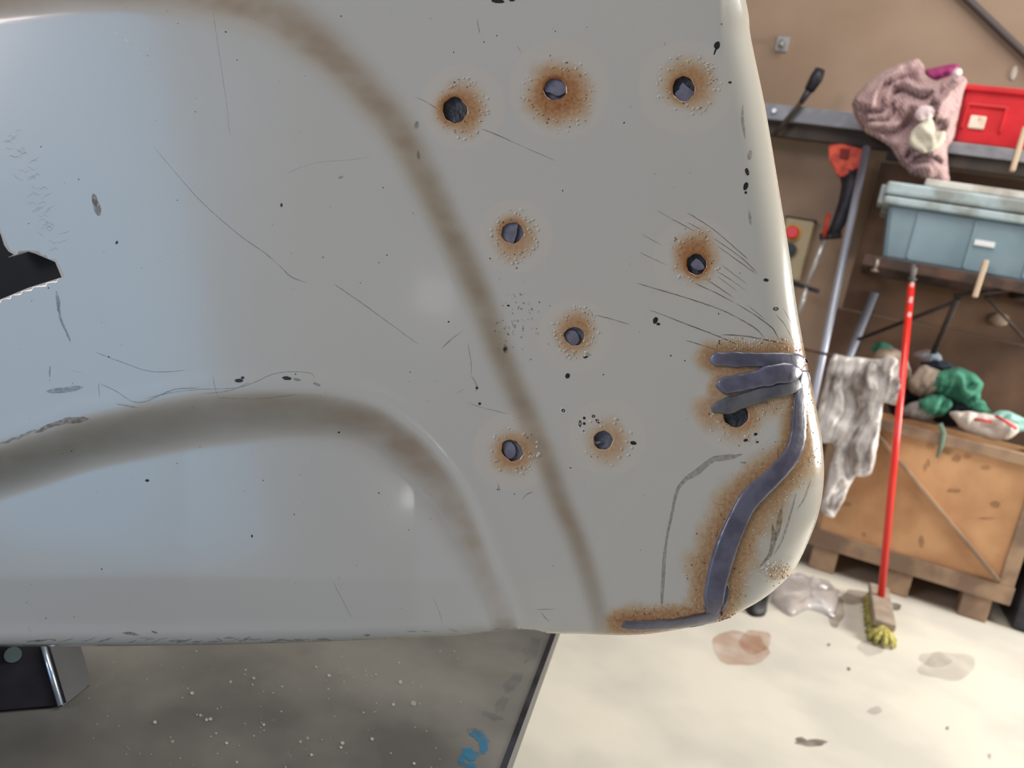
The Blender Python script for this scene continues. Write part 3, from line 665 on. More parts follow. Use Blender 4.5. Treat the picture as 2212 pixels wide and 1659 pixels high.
# ---------------------------------------------------------------- workshop wall: boards, shelves, hanging things
def thing(name, loc, label, cat, group=None): return empty(name, loc, label, cat, group)
def bx(name, x0, x1, y0, y1, z0, z1, m, par=None, bev=0.004):
    return MB().box(((x0+x1)/2, (y0+y1)/2, (z0+z1)/2), (x1-x0, y1-y0, z1-z0), None, bev).build(name, m, par)
m_gal = mat('galvanised', (150, 150, 154), 0.45, metal=.35, var=(120, 120, 124), vscale=9)
m_dark = mat('dark_rail', (44, 38, 34), 0.7, var=(60, 48, 40), vscale=10)
m_rust = mat('rusty_steel', (92, 66, 54), 0.7, var=(60, 46, 40), vscale=14)
# upper shelf
SY = 4.54
zt = PY(1700, 232, SY).z; xl = PY(1500, 180, SY).x
sh = thing('wall_shelf', (.5, 4.6, zt-.2), 'long grey steel wall shelf carrying the red bin and the pink striped rag', 'shelf')
bx('shelf_board', xl, 2.1, SY, WALLY-.005, zt-.02, zt, m_gal, sh)
bx('front_lip', xl, 2.1, SY-.02, SY, zt-.075, zt+.008, m_gal, sh)
bx('lower_beam', xl, 2.1, SY+.015, SY+.055, zt-.15, zt-.076, m_dark, sh)
for x in (xl+.12, .55, 1.7): bx('bracket', x, x+.03, SY+.06, WALLY-.005, zt-.15, zt-.021, m_dark, sh)
LDY = SY-.22; zd = PY(2120, 316, LDY).z; xd = PY(1925, 300, LDY).x
bx('ledge_board', xd, 2.1, LDY, SY-.021, zd-.02, zd, m_dark, sh, .002)
bx('ledge_lip', xd, 2.1, LDY-.012, LDY, zd-.05, zd+.004, m_gal, sh, .003)
bx('ledge_beam', xd, 2.1, LDY+.01, LDY+.05, zd-.11, zd-.021, m_dark, sh, .003)
c = PY(1673, 240, SY-.021)
mb = MB(); mb.tube([c+Vector((0, .004, 0)), c-Vector((0, .014, 0))], .012, 12); mb.build('bolt', mat('bright_bolt', (190, 190, 190), .3, metal=.8), sh)

# lower shelf of dark angle iron with the tote
LY = 4.06
zl = PY(1907, 553, LY).z; xs = PY(1868, 548, LY).x
ls = thing('angle_iron_shelf', (.6, 4.4, zl-.3), 'dark angle iron shelf frame holding the blue-grey storage tote', 'shelf')
bx('front_rail', xs, 1.9, LY-.015, LY+.02, zl-.055, zl-.006, m_rust, ls)
bx('back_rail', xs, 1.9, WALLY-.045, WALLY-.005, zl-.055, zl-.006, m_rust, ls)
for x in (xs, xs+.72, xs+1.4): bx('cross_bar', x, x+.03, LY+.021, WALLY-.046, zl-.05, zl-.006, m_dark, ls)
def strut(name, a, b, r, m, par, n=8):
    mb = MB(); mb.tube([a, b], r, n); return mb.build(name, m, par)
strut('brace', PY(2068, 645, LY+.05), PY(2015, 765, LY+.3), .014, m_dark, ls); strut('brace', PY(2068, 650, LY+.05), PY(1850, 735, WALLY-.03), .010, m_dark, ls)
strut('brace', PY(2060, 640, LY+.05), PY(2190, 625, LY+.03), .010, m_dark, ls); strut('brace', PY(2130, 640, LY+.3), PY(2230, 750, WALLY-.03), .008, m_dark, ls)
c = PY(1893, 560, LY-.02)
for a_, px, py in (('bolt', 1893, 572), ('bolt', 1975, 590)):
    c = PY(px, py, LY-.022); mb = MB(); mb.tube([c+Vector((0, 0, .025)), c-Vector((0, 0, .025))], .009, 10); mb.tube([c-Vector((0, 0, .022)), c-Vector((0, 0, .032))], .018, 6); mb.build(a_, mat('dull_bolt', (150, 140, 130), .4, metal=.5), ls)

# blue-grey tote with ribbed wall and clipped lid
m_tote = mat('tote_plastic', (140, 160, 170), 0.45, var=(122, 146, 156), vscale=5, vlo=.3, vhi=.7)
m_lid = mat('tote_lid_plastic', (172, 190, 194), 0.45, var=(140, 146, 142), vscale=9)
ty0 = LY+.02; tx0 = PY(1922, 442, ty0).x; tx1 = tx0+.98; tz0 = zl-.004; tz1 = PY(1925, 442, ty0).z+.0
tote = thing('storage_tote', ((tx0+tx1)/2, ty0+.3, tz0), 'ribbed blue-grey plastic storage tote with a clip lid on the lower shelf', 'storage box')
mb = MB(); D = .52; tp = .035
top = [(tx0, ty0), (tx1, ty0), (tx1, ty0+D), (tx0, ty0+D)]; bot = [(tx0+tp, ty0+tp*.5), (tx1-tp, ty0+tp*.5), (tx1-tp, ty0+D-tp), (tx0+tp, ty0+D-tp)]
vt = [mb.bm.verts.new((x, y, tz1)) for x, y in top]; vb = [mb.bm.verts.new((x, y, tz0)) for x, y in bot]
for k in range(4): mb.bm.faces.new((vb[k], vb[(k+1) % 4], vt[(k+1) % 4], vt[k]))
mb.bm.faces.new(vb[::-1]); mb.bm.faces.new(vt)
bmesh.ops.bevel(mb.bm, geom=mb.bm.edges[:], offset=.012, segments=3, affect='EDGES')
for k in range(4):
    x = tx0+.13+k*.235
    mb.box((x, ty0+.001+tp*.25, (tz0+tz1)/2), (.012, .022, tz1-tz0-.03), Matrix.Rotation(math.radians(4.0), 3, 'X'), .004, 2, 1)
mb.build('tub', [m_tote, mat('tote_rib_plastic', (112, 134, 144), 0.5)], tote)
hz = tz1
bx('lid_rim', tx0-.03, tx1+.03, ty0-.03, ty0+D+.02, hz+.0, hz+.035, m_lid, tote, .008)
bx('lid', tx0-.035, tx1+.035, ty0-.035, ty0+D+.025, hz+.042, hz+.10, m_lid, tote, .012)
bx('lid_groove', tx0-.02, tx1+.02, ty0-.02, ty0+D+.01, hz+.034, hz+.044, mat('lid_gap', (70, 78, 80), .7), tote, 0)
bx('end_clip', tx0-.055, tx0-.028, ty0+.0, ty0+.16, hz+.0, hz+.085, mat('clip_plastic', (150, 156, 158), .5), tote, .005)
c = PY(2127, 526, ty0-.004); bx('label_sticker', c.x-.04, c.x+.04, ty0-.001, ty0+.012, c.z-.012, c.z+.012, mat('white_sticker', (226, 228, 230), .5), tote, .001)
# dirty white board lying on the lid
bo = bx('foam_board', PY(1995, 405, ty0).x, tx1+.02, ty0-.02, ty0+D, hz+.101, hz+.135, mat('dirty_white_board', (214, 214, 206), .6, var=(168, 160, 148), vscale=7), None, .006)
tag(bo, 'dirty white flat board lying on top of the blue-grey storage tote', 'board')

# red bin
m_red = mat('red_plastic', (206, 34, 40), 0.38, var=(190, 26, 34), vscale=6)
rx0 = PY(2066, 290, LDY+.01).x; rw = .46; ry0 = LDY+.01; rz1 = PY(2088, 186, ry0).z
rb = thing('plastic_bin', (rx0+rw/2, ry0+.1, zd), 'red plastic parts bin with a small white label on the upper shelf', 'bin')
mb = MB(); vt = [mb.bm.verts.new(v) for v in ((rx0-.02, ry0-.01, rz1), (rx0+rw+.02, ry0-.01, rz1), (rx0+rw+.02, ry0+.195, rz1), (rx0-.02, ry0+.195, rz1))]
vb = [mb.bm.verts.new(v) for v in ((rx0, ry0, zd+.001), (rx0+rw, ry0, zd+.001), (rx0+rw, ry0+.18, zd+.001), (rx0, ry0+.18, zd+.001))]
for k in range(4): mb.bm.faces.new((vb[k], vb[(k+1) % 4], vt[(k+1) % 4], vt[k]))
mb.bm.faces.new(vb[::-1]); mb.bm.faces.new(vt); bmesh.ops.bevel(mb.bm, geom=mb.bm.edges[:], offset=.01, segments=2, affect='EDGES'); mb.build('bin_body', m_red, rb)
bx('bin_rim', rx0-.035, rx0+rw+.035, ry0-.028, ry0+.205, rz1-.022, rz1+.006, m_red, rb, .006)
c = PY(2128, 246, ry0-.01); mb = MB()
for (cx, cz, dx, dz) in ((0, .035, .17, .012), (-.08, -.02, .012, .11), (.08, -.02, .012, .11)): mb.box((c.x+cx, ry0-.008, c.z+cz), (dx, .02, dz), None, .004)
mb.build('handle_recess', m_red, rb)
c = PY(2111, 264, ry0-.012); bx('bin_label', c.x-.034, c.x+.034, ry0-.014, ry0-.004, c.z-.03, c.z+.03, mat('cream_label', (232, 214, 196), .6, var=(200, 160, 140), vscale=30, vlo=.55, vhi=.7), rb, .006)

# ---- cloth
def cloth(name, outl, Y, thick, mats, label, cat, amp=.02, fdir=(1, 0), ffreq=.06, seed=0, group=None, step=7, parent=None, warp=1.0, bulge=26):
    o_ = catmull(list(outl)+[outl[0]], step)[:-1, :2]
    o_ = np.array([p+np.array([2.2*noise.noise(Vector((p[0]*.07, p[1]*.07, seed))), 2.2*noise.noise(Vector((p[0]*.07, p[1]*.07, seed+9)))]) for p in o_])
    mn, mx = o_.min(0), o_.max(0)
    g = np.array([(x+(step/2 if j % 2 else 0), y) for j, y in enumerate(np.arange(mn[1], mx[1], step*.8)) for x in np.arange(mn[0], mx[0], step*.9)])
    cl = np.vstack([o_, o_[:1]]); g = g[interior(g, o_)]; d, _ = seg_dist(g, cl); g = g[d > step*.45]
    pts_ = [Vector(p) for p in o_]+[Vector(p) for p in g]; n0 = len(o_)
    r = delaunay_2d_cdt(pts_, [(i, (i+1) % n0) for i in range(n0)], [], 0, 1e-6)
    R = np.array([(v.x, v.y) for v in r[0]]); tr = np.array([f for f in r[2] if len(f) == 3]); tr = tr[interior(R[tr].mean(1), o_)]
    a = R[tr]; cr_ = (a[:, 1, 0]-a[:, 0, 0])*(a[:, 2, 1]-a[:, 0, 1])-(a[:, 1, 1]-a[:, 0, 1])*(a[:, 2, 0]-a[:, 0, 0]); tr[cr_ > 0] = tr[cr_ > 0][:, ::-1]
    d, _ = seg_dist(R, cl); bul = np.sqrt(1-(1-np.clip(d/bulge, 0, 1))**2)
    vs = []; back = []
    for (x, y), b_ in zip(R, bul):
        s_ = (x*fdir[0]+y*fdir[1])*ffreq+warp*2.2*noise.noise(Vector((x*.013, y*.013, seed)))
        f1 = math.sin(s_*6.28)*.6+.4*math.sin(s_*15+seed); f2 = noise.noise(Vector((x*.04, y*.04, seed+4)))
        dep = thick*(.15+.85*b_)*(.75+.5*noise.noise(Vector((x*.012, y*.012, seed+2))))+amp*b_*(f1+.9*f2)
        vs.append(PY(x, y, Y-dep)); back.append(PY(x, y, Y+.004+thick*.06*b_))
    n = len(vs); fs = [tuple(t) for t in tr]+[tuple(t[::-1]+n) for t in tr]
    ec = {(t[i], t[(i+1) % 3]) for t in tr for i in range(3)}
    fs += [(j, i, i+n, j+n) for (i, j) in ec if (j, i) not in ec]
    o = pydata(name, vs+back, fs, mats, parent, True)
    if label: tag(o, label, cat, group)
    return o
def stripes(name, c1, c2, sc, rot=(0, 0, 0), rough=.95, dist=3):
    m = mat(name, c1, rough, bump=.5, bscale=60); nt = m.node_tree; b = nt.nodes['Principled BSDF']
    w_ = nt.nodes.new('ShaderNodeTexWave'); w_.inputs['Scale'].default_value = sc; w_.inputs['Distortion'].default_value = dist; w_.inputs['Detail'].default_value = 2
    tc = nt.nodes.new('ShaderNodeTexCoord'); mp = nt.nodes.new('ShaderNodeMapping'); mp.inputs['Rotation'].default_value = rot
    nt.links.new(tc.outputs['Object'], mp.inputs[0]); nt.links.new(mp.outputs[0], w_.inputs['Vector'])
    x = nt.nodes.new('ShaderNodeMix'); x.data_type = 'RGBA'; x.inputs[6].default_value = rgb(c1); x.inputs[7].default_value = rgb(c2)
    n = nt.nodes.new('ShaderNodeTexNoise'); n.inputs['Scale'].default_value = 8; nt.links.new(tc.outputs['Object'], n.inputs['Vector'])
    mm = nt.nodes.new('ShaderNodeMath'); mm.operation = 'MULTIPLY'; mm.use_clamp = True; sc_ = nt.nodes.new('ShaderNodeMath'); sc_.operation = 'MULTIPLY'; sc_.inputs[1].default_value = 1.7; nt.links.new(n.outputs[0], sc_.inputs[0]); nt.links.new(w_.outputs['Fac'], mm.inputs[0]); nt.links.new(sc_.outputs[0], mm.inputs[1])
    nt.links.new(mm.outputs[0], x.inputs[0]); nt.links.new(x.outputs[2], b.inputs['Base Color']); return m
m_pink = stripes('pink_striped_cloth', (196, 172, 168), (146, 104, 108), 24, (0, .7, 0), dist=5)
m_cream = mat('cream_cloth', (204, 197, 178), .95, bump=.4, bscale=40)
m_dirt = mat('dirty_white_cloth', (222, 217, 213), .95, var=(122, 110, 104), vscale=13, bump=.4, bscale=50, vlo=.45, vhi=.66, stretch=(1, 1, .45))
CY = LDY-.01
cloth('rag', [(1840, 222), (1862, 190), (1902, 158), (1945, 138), (1980, 126), (1996, 140), (2000, 160), (2026, 175), (2062, 158), (2088, 172), (2080, 205), (2070, 250), (2060, 300), (2046, 330), (2050, 395), (2020, 396), (1990, 386), (1962, 372), (1940, 345), (1922, 318), (1890, 298), (1862, 280), (1846, 250)], CY, .16, m_pink,
      'pink and grey striped rag bunched over the upper shelf beside the red bin', 'rag', amp=.05, fdir=(.5, .85), ffreq=.022, seed=2, bulge=40)
cloth('rag', [(1968, 285), (1990, 262), (2004, 248), (2016, 262), (2022, 285), (2040, 282), (2042, 300), (2024, 322), (1996, 330), (1970, 318), (1962, 305)], CY-.16, .03, m_cream,
      'small cream cloth tucked into the folds of the pink striped rag', 'rag', amp=.012, fdir=(.9, .3), ffreq=.02, seed=5, bulge=12)
cloth('rag', [(1978, 240), (1990, 228), (2014, 230), (2022, 240), (2012, 256), (1988, 262), (1976, 254)], CY-.17, .03, mat('white_cloth', (226, 206, 206), .95, bump=.3),
      'small white cloth wad in the middle of the pink striped rag', 'rag', amp=.008, seed=6, bulge=10)
cloth('rag', [(1996, 150), (2020, 146), (2058, 138), (2072, 142), (2062, 158), (2030, 172), (2012, 176), (2000, 165)], CY+.05, .06, mat('purple_cloth', (158, 58, 112), .9, bump=.3),
      'purple cloth peeking out behind the pink striped rag on the shelf', 'rag', amp=.01, seed=7, bulge=14)
cloth('rag', [(2056, 158), (2066, 146), (2078, 148), (2080, 158), (2066, 168), (2056, 166)], CY-.02, .04, mat('white_cloth_end', (226, 220, 214), .9),
      'white cloth corner beside the purple cloth on the upper shelf', 'rag', amp=.004, seed=8, bulge=8)
# rail and the dirty white rag over it
RY = 3.96
rl = thing('towel_rail', (0.0, 4.3, PY(1850, 772, RY).z), 'thin rusty rail on the wall carrying the dirty white rag', 'rail')
strut('rail_rod', PY(1690, 744, RY), PY(1950, 802, RY), .007, m_rust, rl)
for px, py in ((1694, 745), (1948, 802)):
    a_ = PY(px, py, RY); strut('rail_arm', a_, Vector((a_.x, WALLY-.01, a_.z)), .007, m_rust, rl)
cloth('rag', [(1800, 764), (1830, 770), (1862, 772), (1895, 776), (1928, 770), (1944, 786), (1950, 830), (1948, 872), (1928, 874), (1910, 870), (1904, 905), (1896, 960), (1888, 1005), (1880, 1026), (1862, 1030), (1850, 1030), (1836, 1050), (1818, 1090), (1800, 1118), (1782, 1112), (1772, 1096), (1782, 1062), (1792, 1010), (1806, 968), (1792, 956), (1776, 958), (1762, 930), (1768, 880), (1780, 830), (1790, 785)], RY-.015, .05, m_dirt,
      'dirty white knitted rag hanging in long folds from the rusty rail', 'rag', amp=.030, fdir=(.97, .22), ffreq=.030, seed=11, warp=.32, bulge=14)

# tubes leaning on the shelf and wall
m_alu = mat('aluminium', (172, 176, 190), .4, metal=.35)
p0, p1 = PY(1872, 318, SY-.045), PY(1757, 862, 4.14); d = (p1-p0); p2 = p0+d*((0.0-p0.z)/d.z)
mb = MB(); mb.tube([p0, p2], .019, 16); tag(mb.build('metal_tube', m_alu), 'long aluminium tube leaning against the upper shelf beside the orange tool', 'tube')
p0, p1 = PY(1890, 632, WALLY-.03), PY(1836, 766, WALLY-.045); d = p1-p0; p2 = p0+d*((0.0-p0.z)/d.z)
mb = MB(); mb.tube([p0, p2], .022, 16); tag(mb.build('metal_tube', m_alu), 'short grey tube standing against the wall behind the dirty white rag', 'tube')

# orange power tool hung nose down
m_or = mat('orange_plastic', (250, 96, 44), .4, var=(200, 50, 26), vscale=20); m_blkp = mat('black_plastic', (34, 34, 42), .5, var=(48, 48, 58), vscale=18); m_chr = mat('bright_shaft', (196, 194, 190), .3, metal=.4)
TY = 4.5
pt = thing('power_tool', PY(1735, 690, TY), 'orange and black power tool hung nose down under the upper shelf', 'power tool')
def poly_body(name, P, Y, dep, m, par, bev=.008):
    mb = MB(); mb.prism([PY(x, y, Y) for x, y in P], Vector((0, dep, 0))); bmesh.ops.bevel(mb.bm, geom=mb.bm.edges[:], offset=bev, segments=2, affect='EDGES'); return mb.build(name, m, par)
poly_body('motor_housing', [(1790, 312), (1820, 310), (1866, 322), (1862, 362), (1840, 364), (1828, 382), (1808, 378), (1802, 352), (1792, 350)], TY, .1, m_or, pt)
poly_body('housing_vent', [(1815, 320), (1835, 322), (1833, 345), (1813, 342)], TY-.008, .02, mat('dark_red_vent', (140, 34, 24), .6), pt, .003)
mb = MB(); mb.tube([PY(1835, 366, TY+.05), PY(1842, 400, TY+.05), PY(1830, 440, TY+.05), PY(1812, 480, TY+.05), PY(1798, 508, TY+.05)], [.05, .055, .045, .034, .03], 16); mb.build('gearbox', m_blkp, pt)
strut('side_handle', PY(1770, 512, TY+.04), PY(1818, 508, TY+.04), .018, m_blkp, pt, 12)
strut('side_handle', PY(1790, 462, TY-.0), PY(1780, 512, TY-.0), .011, mat('red_trigger', (190, 50, 34), .5), pt, 10)
strut('tool_shaft', PY(1781, 518, TY+.04), PY(1744, 612, TY+.04), .014, m_chr, pt, 12)
strut('cross_guard', PY(1712, 612, TY+.04), PY(1770, 630, TY+.04), .012, m_blkp, pt, 12)
strut('tool_shaft', PY(1742, 622, TY+.04), PY(1724, 680, TY+.04), .013, m_chr, pt, 12)

# stop-button box
BY = WALLY-.09
cb = thing('switch_box', PY(1715, 540, WALLY), 'beige wall switch box with a red stop button and a black knob', 'switch box')
c = PY(1712, 540, BY); bx('box_body', c.x-.075, c.x+.075, BY, WALLY-.002, c.z-.16, c.z+.17, mat('beige_box', (176, 160, 128), .6), cb, .008)
bx('box_shroud', c.x-.085, c.x+.085, BY+.01, WALLY-.004, c.z+.171, c.z+.181, m_dark, cb, .002)
c2 = PY(1712, 503, BY-.01)
mb = MB(); mb.tube([c2+Vector((0, .011, 0)), c2-Vector((0, .002, 0))], .048, 24); mb.build('yellow_collar', mat('yellow_collar', (206, 160, 56), .5), cb)
mb = MB(); mb.tube([c2-Vector((0, .002, 0)), c2-Vector((0, .03, 0)), c2-Vector((0, .04, 0))], [.032, .036, .028], 24); mb.build('stop_button', mat('stop_red', (228, 58, 66), .4), cb)
c3 = PY(1706, 540, BY-.01); mb = MB(); mb.tube([c3+Vector((0, .01, 0)), c3-Vector((0, .03, 0))], .036, 20); mb.build('knob', m_blkp, cb)

# black clamp handle at the shelf, hook, pipe, wall stickers
cl = thing('clamp', PY(1735, 230, SY-.05), 'black clamp with a knurled handle gripping the upper shelf', 'clamp')
mb = MB(); mb.tube([PY(1772, 150, SY-.06), PY(1764, 168, SY-.06), PY(1748, 195, SY-.06)], [.026, .034, .026], 14); mb.build('handle', m_blkp, cl)
mb = MB(); mb.tube([PY(1748, 195, SY-.06), PY(1730, 222, SY-.06)], [.02, .014], 14); mb.build('collar', m_blkp, cl)
strut('screw_bar', PY(1730, 222, SY-.06), PY(1672, 292, SY-.06), .012, m_dark, cl, 10)
c = PY(1690, 96, WALLY); mb = MB(); mb.box((c.x, WALLY-.006, c.z), (.07, .012, .085), None, .004); mb.tube([c-Vector((0, .004, 0)), c-Vector((0, .05, .0)), c-Vector((0, .06, .03))], .014, 10); tag(mb.build('wall_hook', mat('zinc_hook', (150, 148, 146), .5, metal=.5)), 'small zinc hook screwed to the plywood above the clamp', 'hook')
mb = MB(); mb.tube([PY(1800, -278, WALLY-.03), PY(2420, 313, WALLY-.03)], .019, 14); tag(mb.build('pipe', mat('dark_pipe', (84, 76, 74), .5)), 'dark straight pipe running diagonally across the top of the plywood wall', 'pipe')
c = PY(2190, 158, WALLY-.004); mb = MB(); mb.dome(c, .02, (.8, .3, 1.9)); tag(mb.build('filler_blob', mat('white_filler', (196, 184, 172), .8)), 'small white filler smear on the wall above the red bin', 'filler')
c = PY(2158, 690, WALLY-.01); mb = MB(); mb.dome(c, .04, (1.2, .4, .9)); tag(mb.build('wall_rosette', mat('pale_rosette', (160, 138, 120), .8)), 'pale round blob on the brown wall under the lower shelf', 'wall fitting')

# wooden slats hooked at the shelf fronts
m_slat = mat('pale_wood', (206, 184, 156), .7, var=(184, 158, 128), vscale=10, stretch=(1, 1, .2))
def slat(px0, py0, px1, py1, Y, wpx, label):
    a, b_ = PY(px0, py0, Y), PY(px1, py1, Y); d = (b_-a); L_ = d.length; rot = d.to_track_quat('Z', 'Y').to_matrix()
    o = MB().box((a+b_)/2, (wpx*Y/FPX, .02, L_), rot, .004).build('wood_offcut', m_slat); tag(o, label, 'wood offcut')
slat(2214, 275, 2186, 370, LDY-.04, 15, 'pale wooden slat hanging in front of the red bin at the upper shelf')
slat(2130, 562, 2105, 642, LY-.045, 16, 'pale wooden slat hanging under the tote at the lower shelf')

# ---------------------------------------------------------------- crate of rags
m_ply = mat('crate_plywood', (206, 160, 116), .75, var=(176, 130, 90), vscale=3.2, bump=.05, bscale=20)
m_bat = mat('crate_batten', (164, 136, 110), .8, var=(126, 104, 86), vscale=7, stretch=(1, 1, 1), bump=.1, bscale=30)
KY = 4.1
kx0 = PY(1728, 1180, KY).x; kx1 = PY(2184, 1290, KY).x; kz0 = PY(2150, 1300, KY).z; kz1 = PY(1990, 935, KY).z; kd = .56
crate = thing('wooden_crate', ((kx0+kx1)/2, KY+kd/2, 0), 'open plywood crate with battens and diagonal brace, full of rags', 'crate')
bx('back_panel', kx0+.01, kx1-.01, KY+kd-.012, KY+kd, kz0+.01, kz1-.005, m_ply, crate, .001)
bx('side_panel', kx0, kx0+.012, KY+.033, KY+kd-.013, kz0+.01, kz1-.01, m_ply, crate, .001)
bx('side_panel', kx1-.012, kx1, KY+.033, KY+kd-.013, kz0+.01, kz1-.01, m_ply, crate, .001)
bx('crate_floor', kx0+.013, kx1-.013, KY+.033, KY+kd-.013, kz0+.0, kz0+.018, m_ply, crate, .001)
bt = .062
bx('top_rail', kx0-.01, kx1+.01, KY-.004, KY+.045, kz1-bt*.55, kz1+.018, m_bat, crate, .003)
bx('bottom_rail', kx0-.01, kx1+.006, KY, KY+.019, kz0, kz0+.085, m_bat, crate, .003)
bx('stile', kx1-.062, kx1, KY+.001, KY+.0195, kz0+.086, kz1-.04, m_bat, crate, .003)
bx('stile', kx0, kx0+.062, KY+.001, KY+.0195, kz0+.086, kz1-.04, m_bat, crate, .003)
a_, b_ = PY(1893, 935, KY+.008), PY(2150, 1262, KY+.008); d = b_-a_
a_ = a_-d*.0; b_ = Vector((kx1-.07, KY+.008, kz0+.105))
d = b_-a_; MB().box((a_+b_)/2, (.07, .016, d.length), d.to_track_quat('Z', 'Y').to_matrix(), .003).build('diagonal_brace', m_bat, crate)
for k in range(3):
    x = kx0+.06+k*(kx1-kx0-.24)/2
    bx('skid', x, x+.12, KY+.012, KY+.11, .001, kz0-.001, m_bat, crate, .004); bx('skid', x, x+.12, KY+kd-.12, KY+kd-.02, .001, kz0-.001, m_bat, crate, .004)
mb = MB()
for x, y, rx, ry in [(2010, 963, 10, 7), (2048, 975, 12, 8), (2066, 990, 10, 9), (2090, 985, 9, 6), (1998, 1010, 4, 10), (2005, 1000, 4, 9), (2130, 1010, 12, 5), (1830, 1090, 9, 5), (1866, 1155, 5, 6), (2132, 1120, 20, 3), (2150, 1090, 12, 8), (2060, 1060, 16, 5), (1990, 1170, 6, 14)]:
    P = [PY(x+rx*math.cos(t)*(1+.3*noise.noise(Vector((x+t, y, 1)))), y+ry*math.sin(t), KY+.0193) for t in [k*math.pi/8 for k in range(16)]]
    f_ = mb.bm.faces.new([mb.bm.verts.new(p) for p in P]); f_.material_index = 1
mb.box(((kx0+kx1)/2, KY+.026, (kz0+kz1)/2), (kx1-kx0-.02, .012, kz1-kz0-.02))
mb.build('front_panel', [m_ply, film('faded_ink', (92, 66, 52), .28, 40)], crate)
# rags in the crate
def blob(cx, cy, rx, ry, Y, th, m, label, seed, amp=.02, ff=.03, fd=(.7, .7), an=0):
    P = []
    for k in range(11):
        a = 2*math.pi*k/11; w_ = 1+.35*noise.noise(Vector((seed*3.1, math.cos(a)*1.2, math.sin(a)*1.2)))
        u, v = rx*w_*math.cos(a), ry*w_*math.sin(a); P.append((cx+u*math.cos(an)-v*math.sin(an), cy+u*math.sin(an)+v*math.cos(an)))
    return cloth('rag', P, Y, th, m, label, 'rag', amp=amp, ffreq=ff, fdir=fd, seed=seed, bulge=min(rx, ry)*.8, group=None)
C_ = lambda n, c, v=None: mat(n, c, .95, var=v, vscale=9, bump=.5, bscale=45)
m_beige, m_green, m_mint, m_navy, m_wr, m_gry = C_('beige_rag', (172, 156, 140), (150, 134, 116)), C_('green_rag', (78, 146, 118), (44, 104, 84)), C_('mint_rag', (158, 200, 190), (130, 172, 164)), C_('navy_rag', (40, 52, 66), (28, 36, 46)), C_('white_printed_rag', (206, 192, 184), (184, 176, 166)), C_('grey_rag', (140, 134, 130), (104, 100, 98))
blob(1925, 795, 44, 42, 4.34, .12, m_beige, 'beige rag at the left of the crate heap behind the white rag', 21)
blob(1905, 752, 26, 14, 4.5, .08, m_green, 'small dark green rag tip at the back left of the crate heap', 22)
blob(1960, 850, 52, 56, 4.36, .14, m_navy, 'dark navy rag deep in the crate heap behind the red broom handle', 35)
blob(2060, 880, 70, 36, 4.34, .14, C_('black_rag', (40, 46, 50), (26, 30, 34)), 'almost black rag under the green one in the crate', 36)
blob(2004, 772, 34, 16, 4.40, .08, C_('patterned_rag', (120, 150, 160), (176, 140, 140)), 'pale patterned rag on top of the crate heap right of the broom handle', 23, an=.2)
blob(2030, 792, 38, 16, 4.38, .08, m_navy, 'navy rag at the back of the crate heap above the green rag', 24, an=.3)
blob(2000, 828, 42, 34, 4.28, .12, m_beige, 'beige rag in the crate just right of the red broom handle', 25)
blob(2072, 834, 58, 38, 4.26, .14, m_green, 'big green rag on top of the crate heap', 26, amp=.04, an=.3)
blob(2020, 876, 40, 26, 4.22, .09, m_green, 'crumpled green rag in the middle of the crate heap', 27, amp=.03)
blob(1990, 890, 40, 22, 4.20, .07, m_gry, 'grey rag lying inside the front rail of the crate', 28)
blob(2108, 876, 34, 16, 4.26, .08, m_green, 'narrow green rag strip right of the big green rag', 29, an=.4)
blob(2180, 908, 46, 20, 4.24, .09, m_mint, 'mint coloured rag at the right end of the crate heap', 30, an=.3)
blob(2128, 918, 72, 26, 4.17, .09, m_wr, 'off-white cloth with red stripes lying over the crate front', 31, an=.22)
mb = MB()
for x0, y0, x1, y1 in ((2104, 906, 2142, 912), (2150, 898, 2196, 926)):
    mb.tube([PY(x0, y0, 4.075), PY((x0+x1)/2, (y0+y1)/2-1, 4.065), PY(x1, y1, 4.075)], .007, 8)
tag(mb.build('red_cord', mat('red_cord', (200, 70, 74), .8)), 'two red cords lying over the off-white cloth', 'cord')
mb = MB(); mb.tube([PY(2030, 915, KY-.012), PY(2038, 935, KY-.016), PY(2034, 960, KY-.016), PY(2024, 988, KY-.014)], [.012, .012, .011, .006], 8); tag(mb.build('cloth_strip', C_('green_strip', (110, 130, 112))), 'thin green cloth strip hanging over the top rail of the crate', 'cloth strip')

# red broom leaning in front of the crate
m_broomred = mat('broom_red', (222, 40, 30), .35, coat=.3); m_block = mat('broom_block_wood', (158, 144, 128), .7, var=(140, 124, 110), vscale=12); m_bris = mat('yellow_bristle', (196, 186, 112), .8, var=(150, 140, 60), vscale=60, bump=.6, bscale=120)
m_stk = mat('pale_sticker', (226, 206, 204), .5)
hb = PZ(1903, 1290, .078); htp = PY(1971, 592, LY-.05)
br = thing('broom', (hb.x, hb.y, 0), 'red-handled broom leaning against the lower shelf in front of the crate', 'broom')
mb = MB(); mb.tube([hb, hb.lerp(htp, .97)], [.0155, .0145], 16); mb.build('handle', m_broomred, br)
strut('handle_tip', hb.lerp(htp, .9701), hb.lerp(htp, 1.03), .011, mat('grey_tip', (90, 86, 84), .5), br, 12)
for t, l_ in ((.965, .012), (.915, .016), (.87, .012)):
    a_ = hb.lerp(htp, t); MB().box(a_+Vector((.002, -.0125, 0)), (.014, .006, l_*2.2), None, .002).build('handle_sticker', m_stk, br)
a_, b_ = PZ(1899, 1268, .075), PZ(1912, 1345, .075); d = (b_-a_); d.z = 0; L_ = d.length+.02; rot = d.normalized().to_track_quat('Y', 'Z').to_matrix()
mid = (a_+b_)/2
MB().box((mid.x, mid.y, .066), (.085, L_, .032), rot, .006).build('broom_block', m_block, br)
mb = MB()
rr = random.Random(4)
